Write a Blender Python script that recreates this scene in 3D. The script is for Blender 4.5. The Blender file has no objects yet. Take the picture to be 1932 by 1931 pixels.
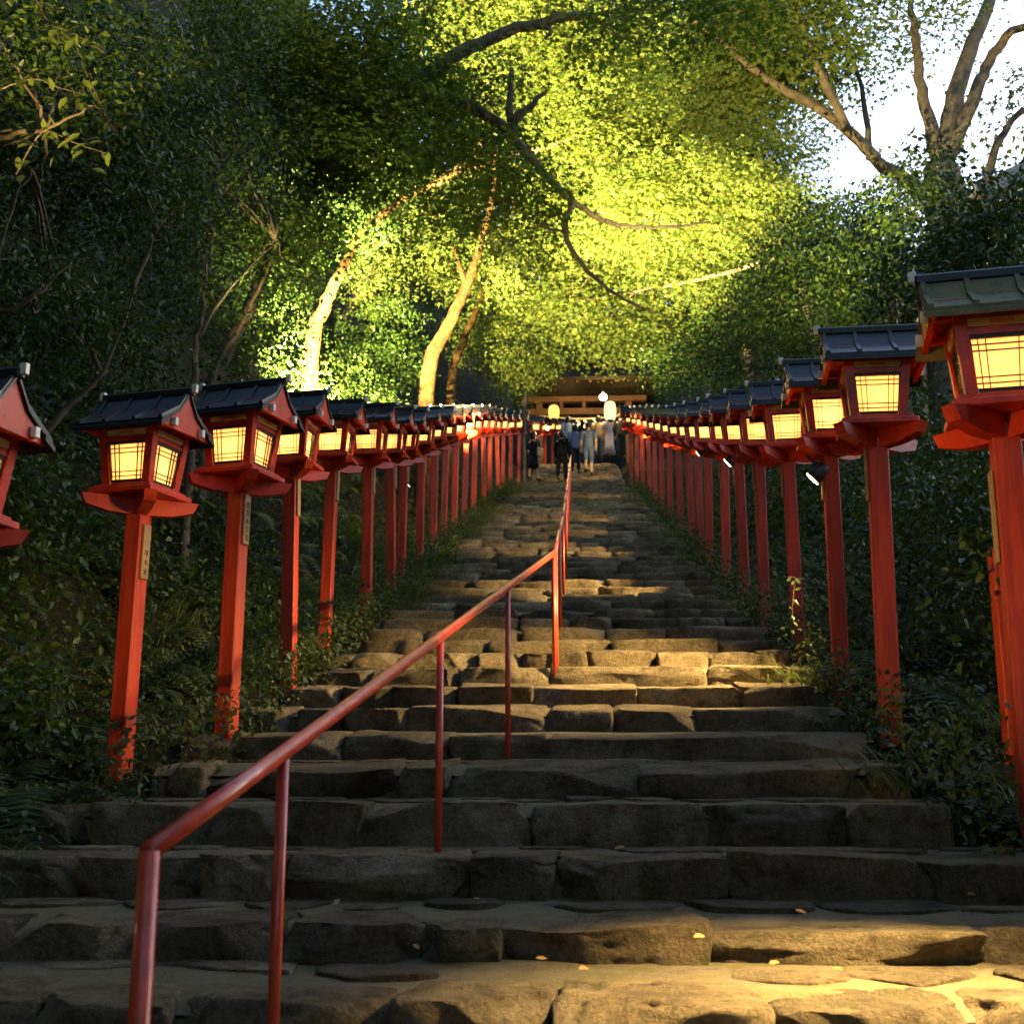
import bpy, bmesh, math, random
import numpy as np
from mathutils import Vector, Matrix, noise

random.seed(7); RNG = np.random.default_rng(11)
R = math.radians
S = bpy.context.scene
COL = S.collection

# ------------------------------------------------------------------ camera
PITCH, YAW, CAMZ, FPX = 12.5, 3.05, 1.66, 2334.0      # focal length in pixels of a 1932 px wide frame
cam_d = bpy.data.cameras.new('camera'); cam = bpy.data.objects.new('camera', cam_d); COL.objects.link(cam)
cam.location = (0, 0, CAMZ); cam.rotation_euler = (R(90 + PITCH), 0, R(YAW))
cam_d.sensor_fit = 'HORIZONTAL'; cam_d.sensor_width = 36.0; cam_d.lens = 36.0 * FPX / 1932.0
cam_d.clip_start = 0.05; cam_d.clip_end = 2000
S.camera = cam
cam_d.dof.use_dof = True; cam_d.dof.focus_distance = 7.0; cam_d.dof.aperture_fstop = 5.0

# ------------------------------------------------------------------ world, dusk
SKY_STRENGTH = 0.15
SUN_EL, SUN_AZ = 12.0, 50.0        # degrees; azimuth measured clockwise from +Y
w = bpy.data.worlds.new('World'); S.world = w; w.use_nodes = True
nt = w.node_tree; nt.nodes.clear()
sky = nt.nodes.new('ShaderNodeTexSky'); sky.sky_type = 'NISHITA'; sky.sun_disc = False
sky.sun_elevation = R(SUN_EL); sky.sun_rotation = R(SUN_AZ); sky.air_density = 1.0; sky.dust_density = 2.0; sky.ozone_density = 2.0
bg = nt.nodes.new('ShaderNodeBackground'); bg.inputs[1].default_value = SKY_STRENGTH
ow = nt.nodes.new('ShaderNodeOutputWorld'); nt.links.new(sky.outputs[0], bg.inputs[0]); nt.links.new(bg.outputs[0], ow.inputs[0])
sd = bpy.data.lights.new('sun', 'SUN'); sd.energy = 0.03; sd.angle = R(20); sd.color = (1.0, 0.9, 0.8)
so = bpy.data.objects.new('sun', sd); COL.objects.link(so)
dv = Vector((math.sin(R(SUN_AZ)) * math.cos(R(SUN_EL)), math.cos(R(SUN_AZ)) * math.cos(R(SUN_EL)), math.sin(R(SUN_EL))))
so.rotation_euler = dv.to_track_quat('Z', 'Y').to_euler()
S.view_settings.view_transform = 'Standard'; S.view_settings.look = 'None'
S.view_settings.exposure = 2.6; S.view_settings.gamma = 1.0; S.view_settings.use_curve_mapping = False
S.render.engine = 'CYCLES'
cy = S.cycles
cy.max_bounces = 4; cy.diffuse_bounces = 2; cy.glossy_bounces = 2; cy.transmission_bounces = 3; cy.transparent_max_bounces = 4
cy.sample_clamp_indirect = 3.0; cy.use_denoising = True; cy.caustics_reflective = False; cy.caustics_refractive = False
cy.use_light_tree = True
WARM = (1.0, 0.70, 0.26)

# ------------------------------------------------------------------ projection helper: a pixel of the photo at a chosen distance
_p, _y = R(PITCH), R(YAW)
_F = np.array([-math.sin(_y) * math.cos(_p), math.cos(_y) * math.cos(_p), math.sin(_p)])
_R = np.array([math.cos(_y), math.sin(_y), 0.0]); _U = np.cross(_R, _F)
def ray(px, py): return _F + _R * (px - 966) / FPX + _U * (966 - py) / FPX
def at(px, py, Y):
    d = ray(px, py); return Vector(d / d[1] * Y) + Vector((0, 0, CAMZ))
def proj(P):
    d = np.array(P) - np.array([0, 0, CAMZ]); z = d @ _F
    return 966 + FPX * (d @ _R) / z, 966 - FPX * (d @ _U) / z
def y_for(px, py, X):
    d = ray(px, py); return X * d[1] / d[0]

# ------------------------------------------------------------------ stair profile and terrain height
SL = 0.275
Z14 = SL * 14
Z39 = at(1055, 906, 39).z
Z47 = at(1120, 868, 47).z
def prof(Y):
    if Y < 14: return SL * Y
    if Y < 39: return Z14 + (Z39 - Z14) * (Y - 14) / 25
    if Y < 47: return Z39 + (Z47 - Z39) * (Y - 39) / 8
    return Z47 + (Y - 47) * 0.05
def smooth(a, b, x):
    t = min(1, max(0, (x - a) / (b - a))); return t * t * (3 - 2 * t)
def gz(X, Y):
    z = prof(Y)
    if Y > 47: z += 0.38 * (Y - 47) * smooth(50, 60, Y)
    n = noise.noise(Vector((X * .35, Y * .35, 0))) * .3
    if X < -2.3:
        a = -2.3 - X
        z += 0.62 * a * smooth(0, 2.5, a) + n * smooth(.3, 2, a) + .05 * a * a * smooth(0, 4, a) * (1 if a < 14 else 14 / a)
    elif X > 1.9:
        a = X - 1.9
        z += .12 * a * smooth(0, 3, a) + n * smooth(.3, 2, a)
    if Y < 1.5 : z = max(z, -1.2)
    return z

# ------------------------------------------------------------------ materials
def mat(name, build):
    m = bpy.data.materials.new(name); m.use_nodes = True; t = m.node_tree; t.nodes.clear()
    out = t.nodes.new('ShaderNodeOutputMaterial'); sh = build(t, m)
    t.links.new(sh, out.inputs[0]); return m
def N(t, k, **kw):
    n = t.nodes.new(k)
    for a, v in kw.items():
        if a.startswith('i_'):
            key = a[2:]; n.inputs[int(key) if key.isdigit() else key.replace('_', ' ')].default_value = v
        else: setattr(n, a, v)
    return n
def ramp(t, fac, stops):
    r = t.nodes.new('ShaderNodeValToRGB'); t.links.new(fac, r.inputs[0]); e = r.color_ramp.elements
    e[0].position, e[0].color = stops[0][0], (*stops[0][1], 1); e[1].position, e[1].color = stops[-1][0], (*stops[-1][1], 1)
    for p, c in stops[1:-1]: q = e.new(p); q.color = (*c, 1)
    return r.outputs[0]
def nz(t, scale, detail=4, rough=.55, coord='pos'):
    n = N(t, 'ShaderNodeTexNoise', i_Scale=scale, i_Detail=detail, i_Roughness=rough)
    if coord == 'pos': g = t.nodes.new('ShaderNodeNewGeometry'); t.links.new(g.outputs['Position'], n.inputs[0])
    else: g = t.nodes.new('ShaderNodeTexCoord'); t.links.new(g.outputs['Object'], n.inputs[0])
    return n.outputs[0]
def bump(t, h, strength, dist=.02):
    b = N(t, 'ShaderNodeBump', i_Strength=strength, i_Distance=dist); t.links.new(h, b.inputs['Height']); return b.outputs[0]
def pbsdf(t, col, rough=.6, spec=.5, nrm=None, metal=0, coat=0):
    b = t.nodes.new('ShaderNodeBsdfPrincipled')
    if isinstance(col, tuple): b.inputs['Base Color'].default_value = (*col, 1)
    else: t.links.new(col, b.inputs['Base Color'])
    if isinstance(rough, (int, float)): b.inputs['Roughness'].default_value = rough
    else: t.links.new(rough, b.inputs['Roughness'])
    b.inputs['Specular IOR Level'].default_value = spec; b.inputs['Metallic'].default_value = metal; b.inputs['Coat Weight'].default_value = coat
    if nrm is not None: t.links.new(nrm, b.inputs['Normal'])
    return b.outputs[0]

def m_red(t, m):
    c = ramp(t, nz(t, 9, 5, .65), [(.30, (.26, .014, .004)), (.5, (.50, .026, .005)), (.72, (.60, .045, .009))])
    g = nz(t, 60, 3, .6); return pbsdf(t, c, .42, .4, bump(t, g, .12, .004))
def m_redpost(t, m):
    geo = t.nodes.new('ShaderNodeTexCoord'); mp = N(t, 'ShaderNodeMapping'); mp.inputs['Scale'].default_value = (30, 30, 2.2)
    t.links.new(geo.outputs['Object'], mp.inputs[0]); n = N(t, 'ShaderNodeTexNoise', i_Scale=1.0, i_Detail=6, i_Roughness=.7); t.links.new(mp.outputs[0], n.inputs[0])
    c = ramp(t, n.outputs[0], [(.22, (.09, .016, .008)), (.36, (.32, .026, .008)), (.55, (.48, .040, .011)), (.82, (.60, .095, .034))])
    return pbsdf(t, c, .5, .35, bump(t, n.outputs[0], .25, .004))
def m_rail(t, m):
    c = ramp(t, nz(t, 18, 4, .6), [(.3, (.38, .032, .011)), (.55, (.54, .052, .016)), (.8, (.62, .08, .026))])
    return pbsdf(t, c, .38, .5, None, 0, .25)
def m_roof(t, m):
    n = nz(t, 6, 6, .7); c = ramp(t, n, [(.35, (.008, .008, .010)), (.6, (.018, .019, .022)), (.8, (.03, .036, .018))])
    return pbsdf(t, c, .42, .38, bump(t, nz(t, 40, 3), .15, .004))
def m_roofmoss(t, m):
    n = nz(t, 9, 6, .7); c = ramp(t, n, [(.3, (.10, .085, .05)), (.5, (.20, .165, .09)), (.7, (.15, .17, .055))])
    return pbsdf(t, c, .85, .2, bump(t, nz(t, 50, 4), .5, .01))
def m_stone(t, m):
    oi = t.nodes.new('ShaderNodeObjectInfo')
    a = nz(t, 3.2, 7, .68); c1 = ramp(t, a, [(.25, (.085, .062, .036)), (.45, (.22, .163, .098)), (.62, (.32, .245, .150)), (.8, (.42, .335, .22))])
    b = nz(t, 38, 4, .7); c2 = ramp(t, b, [(.3, (.5, .5, .5)), (.7, (1.15, 1.15, 1.15))])
    mx = N(t, 'ShaderNodeMixRGB', blend_type='MULTIPLY', i_0=.8); t.links.new(c1, mx.inputs[1]); t.links.new(c2, mx.inputs[2])
    hv = N(t, 'ShaderNodeHueSaturation'); mr = N(t, 'ShaderNodeMapRange', i_3=.62, i_4=1.25); t.links.new(oi.outputs['Random'], mr.inputs[0])
    t.links.new(mr.outputs[0], hv.inputs['Value']); t.links.new(mx.outputs[0], hv.inputs['Color'])
    c3 = ramp(t, nz(t, 9, 9, .82), [(.36, (.35, .33, .30)), (.5, (1, 1, 1)), (.7, (1.2, 1.18, 1.12))]); m3 = N(t, 'ShaderNodeMixRGB', blend_type='MULTIPLY', i_0=.85); t.links.new(hv.outputs[0], m3.inputs[1]); t.links.new(c3, m3.inputs[2])
    mo = nz(t, 5.5, 6, .75); mk = ramp(t, mo, [(.54, (0, 0, 0)), (.68, (.75, .75, .75))])
    mm = N(t, 'ShaderNodeMixRGB', blend_type='MIX', i_2=(.055, .062, .012, 1)); t.links.new(mk, mm.inputs[0]); t.links.new(m3.outputs[0], mm.inputs[1])
    h = N(t, 'ShaderNodeMath', operation='ADD'); t.links.new(nz(t, 14, 10, .78), h.inputs[0]); t.links.new(nz(t, 75, 5, .7), h.inputs[1])
    return pbsdf(t, mm.outputs[0], .9, .18, bump(t, h.outputs[0], 1.0, .045))
def m_soil(t, m):
    c = ramp(t, nz(t, 7, 8, .75), [(.28, (.06, .048, .03)), (.45, (.17, .135, .09)), (.60, (.12, .105, .045)), (.75, (.24, .195, .135))])
    return pbsdf(t, c, .95, .1, bump(t, nz(t, 45, 6, .75), .8, .02))
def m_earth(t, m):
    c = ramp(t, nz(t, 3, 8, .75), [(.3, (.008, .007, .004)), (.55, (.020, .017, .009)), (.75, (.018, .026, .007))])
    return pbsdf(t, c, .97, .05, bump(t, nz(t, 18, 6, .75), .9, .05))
def m_bark(t, m):
    c = ramp(t, nz(t, 7, 8, .75), [(.3, (.04, .030, .020)), (.5, (.12, .09, .06)), (.75, (.20, .165, .11))])
    return pbsdf(t, c, .92, .15, bump(t, nz(t, 26, 6, .75), .9, .03))
def leafmat(name, cols, gloss=.25, trans=.45, rough=.45):
    def b(t, m):
        g = t.nodes.new('ShaderNodeNewGeometry'); c = ramp(t, g.outputs['Random Per Island'], cols)
        p = pbsdf(t, c, rough, gloss)
        tr = t.nodes.new('ShaderNodeBsdfTranslucent'); hs = N(t, 'ShaderNodeHueSaturation', i_Value=1.25, i_Saturation=1.1, i_Hue=.485)
        t.links.new(c, hs.inputs['Color']); t.links.new(hs.outputs[0], tr.inputs[0])
        mx = N(t, 'ShaderNodeMixShader', i_0=trans); t.links.new(p, mx.inputs[1]); t.links.new(tr.outputs[0], mx.inputs[2]); return mx.outputs[0]
    return mat(name, b)
def simple(name, col, rough=.6, spec=.4, var=.2, metal=0):
    def b(t, m):
        c = ramp(t, nz(t, 12, 4, .6), [(.3, tuple(x * (1 - var) for x in col)), (.7, tuple(min(1, x * (1 + var)) for x in col))])
        return pbsdf(t, c, rough, spec, None, metal)
    return mat(name, b)
def emit(name, col, st):
    def b(t, m):
        e = N(t, 'ShaderNodeEmission', i_1=st); e.inputs[0].default_value = (*col, 1); return e.outputs[0]
    return mat(name, b)
def m_paper(t, m, em=.07):
    c = ramp(t, nz(t, 25, 4, .6), [(.3, (.80, .68, .45)), (.7, (.92, .82, .60))])
    d = t.nodes.new('ShaderNodeBsdfDiffuse'); tr = t.nodes.new('ShaderNodeBsdfTranslucent'); t.links.new(c, d.inputs[0]); t.links.new(c, tr.inputs[0])
    mx = N(t, 'ShaderNodeMixShader', i_0=.75); t.links.new(d.outputs[0], mx.inputs[1]); t.links.new(tr.outputs[0], mx.inputs[2])
    e = N(t, 'ShaderNodeEmission', i_1=em); e.inputs[0].default_value = (1.0, .62, .18, 1)
    ad = t.nodes.new('ShaderNodeAddShader'); t.links.new(mx.outputs[0], ad.inputs[0]); t.links.new(e.outputs[0], ad.inputs[1]); return ad.outputs[0]
M = {}
def m_barkwarm(t, m):
    c = ramp(t, nz(t, 5, 8, .75), [(.3, (.02, .012, .005)), (.5, (.075, .040, .014)), (.75, (.14, .085, .035))])
    return pbsdf(t, c, .95, .1, bump(t, nz(t, 14, 6, .75), 1.0, .06))
for k, fn in dict(red=m_red, redpost=m_redpost, rail=m_rail, roof=m_roof, roofmoss=m_roofmoss, stone=m_stone, soil=m_soil, earth=m_earth, bark=m_bark, barkwarm=m_barkwarm, paper=m_paper).items(): M[k] = mat(k, fn)
M['paperfar'] = mat('paper_lit', lambda t, m: m_paper(t, m, .24))
M['white'] = simple('white_metal', (.72, .66, .55), .35, .5, .1)
M['cream'] = simple('cream_wood', (.62, .44, .22), .6, .3, .15)
M['plate'] = simple('plate_wood', (.30, .18, .07), .6, .3, .25)
M['goldtrim'] = simple('orange_trim', (.55, .17, .03), .5, .4, .15)
M['lattice'] = simple('lattice_black', (.018, .016, .013), .5, .4)
M['ink'] = simple('ink', (.06, .03, .015), .8, .1)
M['housing'] = simple('lamp_housing', (.03, .03, .03), .4, .5)
M['lens'] = emit('flood_lens', (1.0, .80, .48), 6)
M['chochin'] = emit('paper_lantern_glow', (1.0, .74, .34), .32)
M['chochin2'] = emit('paper_lantern_dim', (1.0, .66, .14), .28)
M['bulb'] = emit('bare_bulb', (1.0, .76, .42), 60)
M['gatewood'] = simple('gate_wood', (.09, .045, .018), .75, .15, .3)
M['shide'] = simple('white_paper', (.75, .70, .60), .8, .1, .05)
M['slate'] = simple('slate_roof', (.045, .05, .065), .5, .4, .3); M['thatch'] = simple('bark_roof', (.030, .022, .013), .95, .05, .4)
M['wallwhite'] = simple('plaster', (.42, .42, .45), .8, .1, .1)
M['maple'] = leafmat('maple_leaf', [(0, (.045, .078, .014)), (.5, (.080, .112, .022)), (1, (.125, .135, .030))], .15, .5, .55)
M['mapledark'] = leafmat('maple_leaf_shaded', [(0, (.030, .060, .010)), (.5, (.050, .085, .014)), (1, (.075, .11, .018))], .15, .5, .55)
M['ever'] = leafmat('evergreen_leaf', [(0, (.014, .032, .007)), (.6, (.028, .055, .010)), (1, (.060, .090, .014))], .22, .3, .4)
M['cedar'] = leafmat('cedar_leaf', [(0, (.014, .030, .010)), (1, (.030, .050, .014))], .2, .2, .6)
M['fern'] = leafmat('fern_leaf', [(0, (.022, .038, .009)), (.5, (.040, .060, .013)), (1, (.080, .095, .022))], .25, .35, .5)
M['grass'] = leafmat('grass_blade', [(0, (.05, .075, .018)), (.7, (.09, .13, .03)), (1, (.16, .19, .07))], .5, .35, .35)
M['dry'] = leafmat('dry_leaf', [(0, (.22, .10, .03)), (1, (.45, .28, .09))], .2, .3, .6)

# ------------------------------------------------------------------ mesh helpers
class MB:
    def __init__(s): s.v = []; s.f = []; s.marks = []
    def cut(s): s.marks.append((len(s.v), len(s.f))); return s
    def pieces(s):
        out = []; mk = s.marks + [(len(s.v), len(s.f))]
        for (v0, f0), (v1, f1) in zip(mk[:-1], mk[1:]):
            p = MB(); p.v = s.v[v0:v1]; p.f = [tuple(i - v0 for i in f) for f in s.f[f0:f1]]; out.append(p)
        return out
    def add(s, vs, fs):
        o = len(s.v); s.v.extend([tuple(p) for p in vs]); s.f.extend([tuple(i + o for i in f) for f in fs]); return s
    def box(s, x0, x1, y0, y1, z0, z1, mtx=None, bev=0):
        if bev:
            b = bev; pts = []
            bm = bmesh.new(); bmesh.ops.create_cube(bm, size=1)
            for v in bm.verts: v.co = Vector(((x0 + x1) / 2 + v.co.x * (x1 - x0), (y0 + y1) / 2 + v.co.y * (y1 - y0), (z0 + z1) / 2 + v.co.z * (z1 - z0)))
            bmesh.ops.bevel(bm, geom=bm.edges[:], offset=b, segments=1, affect='EDGES')
            bm.verts.index_update(); vs = [v.co.copy() for v in bm.verts]; fs = [[v.index for v in f.verts] for f in bm.faces]; bm.free()
        else:
            vs = [Vector(p) for p in ((x0, y0, z0), (x1, y0, z0), (x1, y1, z0), (x0, y1, z0), (x0, y0, z1), (x1, y0, z1), (x1, y1, z1), (x0, y1, z1))]
            fs = [(3, 2, 1, 0), (4, 5, 6, 7), (0, 1, 5, 4), (1, 2, 6, 5), (2, 3, 7, 6), (3, 0, 4, 7)]
        if mtx is not None: vs = [mtx @ v for v in vs]
        return s.add(vs, fs)
    def hexa(s, b, t):      # eight corner points: bottom four, top four
        return s.add(list(b) + list(t), [(3, 2, 1, 0), (4, 5, 6, 7), (0, 1, 5, 4), (1, 2, 6, 5), (2, 3, 7, 6), (3, 0, 4, 7)])
    def tube(s, pts, rad, n=8, cap=True, ell=None):
        pts = [Vector(p) for p in pts]; k = len(pts); o = len(s.v)
        if isinstance(rad, (int, float)): rad = [rad] * k
        up = Vector((0, 0, 1)); prev = None
        for i, p in enumerate(pts):
            d = (pts[min(i + 1, k - 1)] - pts[max(i - 1, 0)]).normalized()
            a = d.cross(up)
            if prev is None:
                if a.length < .1: a = d.cross(Vector((0, 1, 0)))
            else: a = prev - d * prev.dot(d)
            a.normalize(); prev = a; b = d.cross(a)
            for j in range(n):
                th = 2 * math.pi * j / n; q = p + (a * math.cos(th) + b * math.sin(th)) * rad[i]; s.v.append(tuple(q))
        for i in range(k - 1):
            for j in range(n):
                s.f.append((o + i * n + j, o + i * n + (j + 1) % n, o + (i + 1) * n + (j + 1) % n, o + (i + 1) * n + j))
        if cap: s.f.append(tuple(o + j for j in range(n))[::-1]); s.f.append(tuple(o + (k - 1) * n + j for j in range(n)))
        return s
    def loft(s, rings, n=14):   # rings: (cx, cy, cz, rx, ry)
        o = len(s.v)
        for (cx, cy_, cz, rx, ry) in rings:
            for j in range(n): th = 2 * math.pi * j / n; s.v.append((cx + rx * math.cos(th), cy_ + ry * math.sin(th), cz))
        for i in range(len(rings) - 1):
            for j in range(n): s.f.append((o + i * n + j, o + i * n + (j + 1) % n, o + (i + 1) * n + (j + 1) % n, o + (i + 1) * n + j))
        s.f.append(tuple(o + j for j in range(n))[::-1]); s.f.append(tuple(o + (len(rings) - 1) * n + j for j in range(n))); return s
    def mesh(s, name, m, smooth=False):
        me = bpy.data.meshes.new(name); me.from_pydata(s.v, [], s.f); me.materials.append(M[m] if isinstance(m, str) else m)
        if smooth: me.polygons.foreach_set('use_smooth', [True] * len(me.polygons))
        me.update(); return me
    def build(s, name, m, parent=None, smooth=False): return link(name, s.mesh(name, m, smooth), parent)
def link(name, me, parent=None):
    o = bpy.data.objects.new(name, me); COL.objects.link(o)
    if parent is not None: o.parent = parent
    return o
def tag(o, label=None, cat=None, group=None, kind=None):
    if label: o['label'] = label
    if cat: o['category'] = cat
    if group: o['group'] = group
    if kind: o['kind'] = kind
    return o
def thing(name, loc, label, cat, group=None, rz=0):
    o = bpy.data.objects.new(name, None); COL.objects.link(o); o.location = loc; o.rotation_euler = (0, 0, rz); o.empty_display_size = .1
    return tag(o, label, cat, group)
def npmesh(name, V, tris, m, smooth=False):
    me = bpy.data.meshes.new(name); V = np.ascontiguousarray(V, dtype=np.float32); F = np.ascontiguousarray(tris, dtype=np.int32)
    me.vertices.add(len(V)); me.vertices.foreach_set('co', V.ravel()); k = F.shape[1]
    me.loops.add(F.size); me.loops.foreach_set('vertex_index', F.ravel()); me.polygons.add(len(F))
    me.polygons.foreach_set('loop_start', np.arange(0, F.size, k, dtype=np.int32)); me.polygons.foreach_set('loop_total', np.full(len(F), k, dtype=np.int32))
    me.materials.append(M[m]); me.update(calc_edges=True); me.validate(); return me

# ------------------------------------------------------------------ terrain
def grid_axis(dense, a, b, fine, coarse):
    xs = [a]
    while xs[-1] < b:
        x = xs[-1]; st = fine if dense[0] <= x <= dense[1] else coarse; xs.append(x + st)
    return xs
gx = grid_axis((-8, 6), -140, 140, .4, 4); gy = grid_axis((-2, 50), -60, 200, .45, 5)
V = []; F = []
for yy in gy:
    for xx in gx:
        z = gz(xx, yy)
        if -2.3 < xx < 1.95: z -= .45
        z -= .12
        V.append((xx, yy, z))
nx = len(gx)
for j in range(len(gy) - 1):
    for i in range(nx - 1): a = j * nx + i; F.append((a, a + 1, a + nx + 1, a + nx))
mb = MB(); mb.v = V; mb.f = F
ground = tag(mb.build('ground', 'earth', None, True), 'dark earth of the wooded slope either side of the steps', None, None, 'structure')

# ------------------------------------------------------------------ stone stairway
T = 0.7; Y0 = 3.65
EDGE = []           # (Y, Z) of every step's front edge
for i in range(-6, 10):
    y = Y0 + T * i; z = SL * y
    if i == 0: y, z = 3.62, 1.072
    if i < 0: y = 3.62 + T * i; z = 1.072 + .175 * i
    EDGE.append((y, z))
y = EDGE[-1][0]
while y < 46.5:
    y += .66 + random.uniform(-.05, .05); EDGE.append((y, prof(y)))
def xl(y):
    if y < 5.9: return -2.9 - (5.9 - y) * .6
    if y < 6.6: return -2.25
    return -2.0 if y < 30 else -2.0 + .03 * (y - 30)
def xr(y):
    if y < 5.2: return 2.4
    return 1.68 if y < 34 else 1.5
BASEPX = {1: 1808, 2: 1690, 3: 1590, 4: 1500}
ZBASE = []          # height of the foot of every riser: each tread climbs a little towards it
for i, (y, z) in enumerate(EDGE):
    k = i - 6; zp = EDGE[i - 1][1] if i else z - .19
    ZBASE.append(at(1000, BASEPX[k], y).z if k in BASEPX else min(z - .08, zp + .045))
def tread_z(i, y):
    (ya, za), (yb, zb) = EDGE[i], EDGE[i + 1]; return za + (ZBASE[i + 1] - za) * min(1.1, max(0, (y - ya) / (yb - ya)))
st = MB()
for i, (y, z) in enumerate(EDGE[:-1]):
    y2, z2 = EDGE[i + 1]; yb = y + .17; k = i - 6
    a, b = xl(y) - .02, xr(y) + .02; n = max(4, int((b - a) / (.07 if k < 5 else .35))); rows = 7 if k < 5 else 2
    st.add([(a, yb, z - .6), (b, yb, z - .6), (b, yb, z - .075), (a, yb, z - .075)], [(0, 1, 2, 3)])
    o_ = len(st.v)
    for r in range(rows + 1):
        yy = yb + (y2 + .12 - yb) * r / rows
        for c in range(n + 1):
            xx = a + (b - a) * c / n; st.v.append((xx, yy, tread_z(i, yy) - .020 + (noise.noise(Vector((xx * 3, yy * 3, 1))) * .012 + noise.noise(Vector((xx * 11, yy * 11, 5))) * .006 if 0 < r < rows else (-.05 if r == 0 else 0))))
    for r in range(rows):
        for c in range(n): q = o_ + r * (n + 1) + c; st.f.append((q, q + 1, q + n + 2, q + n + 1))
stairs = tag(st.build('stone_stairway', 'soil', None, True), 'long flight of rough stone steps climbing between the lantern rows', None, None, 'structure')

def stone_mesh(sx, sy, sz, seed, cuts=4, power=7, clips=4, amp=.03, flat=False, square=False):
    rnd = random.Random(seed); bm = bmesh.new(); bmesh.ops.create_cube(bm, size=2)
    bmesh.ops.subdivide_edges(bm, edges=bm.edges[:], cuts=cuts, use_grid_fill=True)
    pl = []
    for k in range(clips):
        n = Vector((rnd.uniform(-1, 1), rnd.uniform(-1, .1), 0 if flat else rnd.uniform(-.22, .4)))
        if n.length > .2: n.normalize(); pl.append((n, (rnd.uniform(1.0, 1.2) if (k > 1 or square) else rnd.uniform(.90, 1.05)) if not flat else rnd.uniform(.62, .92)))
    off = Vector((rnd.uniform(0, 50), rnd.uniform(0, 50), rnd.uniform(0, 50)))
    for v in bm.verts:
        p = v.co; q = (abs(p.x) ** power + abs(p.y) ** power + abs(p.z) ** power) ** (1 / power); p = p / q
        for n, d in pl:
            e = p.dot(n) - d
            if e > 0: p = p - n * e
        P = Vector((p.x * sx, p.y * sy, p.z * sz))
        nn = noise.noise_vector((P + off) * 3.2) * amp + noise.noise_vector((P + off) * 8) * amp * .45
        nn.z *= .55 if not flat else .25
        rg = abs(noise.noise((P + off) * 5.5)) ; nn += Vector((p.x, p.y, p.z * .3)) * (-.016 * max(0, .10 - rg) / .10) * (amp / .026)
        nn += noise.noise_vector((P + off) * 19) * amp * .22
        Q = P + nn
        if not flat:
            top = sz * .95 + noise.noise((P + off) * 2.1) * .026; Q.z = min(Q.z, top)
            fr = -sy * .93 + noise.noise((P + off) * 2.7) * .045 + noise.noise((P + off) * 7) * .018; Q.y = max(Q.y, fr)
        v.co = Q
    me = bpy.data.meshes.new('stone'); bm.to_mesh(me); bm.free()
    me.materials.append(M['stone']); me.polygons.foreach_set('use_smooth', [True] * len(me.polygons)); return me

JOINTS = {   # x pixels of the joints between the stones of the nearest steps, read left to right
 0: [-260, 40, 305, 735, 1045, 1470, 1860, 2150], 1: [-200, 0, 232, 522, 782, 938, 1338, 1868, 2100],
 2: [-160, 0, 135, 372, 545, 880, 1056, 1383, 1730, 1980], 3: [-40, 150, 395, 532, 682, 1000, 1338, 1608, 1800],
 4: [300, 388, 742, 852, 1205, 1640, 1720], 5: [340, 440, 642, 850, 1030, 1640], 6: [440, 545, 642, 765, 1030, 1158, 1316, 1570],
 7: [540, 640, 735, 862, 1003, 1203, 1398, 1540], 8: [600, 700, 868, 1038, 1336, 1492, 1545], 9: [600, 660, 755, 900, 985, 1110, 1240, 1340, 1440, 1500]}
rowpx = {1: 1750, 2: 1620, 3: 1515, 4: 1440, 5: 1382, 6: 1325, 7: 1290, 8: 1250, 9: 1228, 0: 1850}
n_single = 0; far_mb = MB()
for i, (y, z) in enumerate(EDGE[:-1]):
    k = i - 6; y2, z2 = EDGE[i + 1]
    if k in JOINTS: xs = [at(px, rowpx[k], y).x for px in JOINTS[k]]
    else:
        xs = [xl(y) + random.uniform(0, .15)]
        while xs[-1] < xr(y) - .15: xs.append(min(xr(y) + .08, xs[-1] + random.uniform(.38, .8) * (1.4 if random.random() < .3 else 1)))
    h = z - ZBASE[i] + .05
    for j in range(len(xs) - 1):
        wd = xs[j + 1] - xs[j]
        if wd < .06: continue
        gap = random.uniform(-.004, .006)
        dep = random.uniform(.5, .62) if k > 3 else random.uniform(.34, .5)
        q_ = 1.0 if k < 4 else .8; dz = random.uniform(-.012, .014) * q_; dy = random.uniform(-.025, .03) * q_
        near = -1 <= k <= 9
        if k < -1: continue
        power = random.choice((12, 16, 22, 30)) if k != 0 else 7.0
        me = stone_mesh(wd / 2 - gap, dep / 2, h / 2, 1000 + i * 40 + j, 20 if k <= 2 else (12 if near else 4), power, (5 if k < 5 else 3) if k > 0 else 3, .028 if k < 5 else (.026 if near else .018), False, k >= 5)
        loc = Vector(((xs[j] + xs[j + 1]) / 2, y + dy + dep / 2 - .02, z + dz - h / 2 * .95)); rz = random.uniform(-.035, .035)
        tilt_ = (.11 + random.uniform(-.04, .04)) if k > 3 else random.uniform(-.03, .05)
        if n_single < 296:
            o = link('stone', me, stairs); o.location = loc; o.rotation_euler = (tilt_, random.uniform(-.03, .03) * q_, rz * q_); n_single += 1
        else:
            far_mb.add([Matrix.Rotation(tilt_, 3, 'X') @ Vector(v.co) + loc for v in me.vertices], [tuple(p.vertices) for p in me.polygons]); bpy.data.meshes.remove(me)
if far_mb.v: tag(far_mb.build('upper_steps_stonework', 'stone', stairs, True), kind='stuff')
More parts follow.
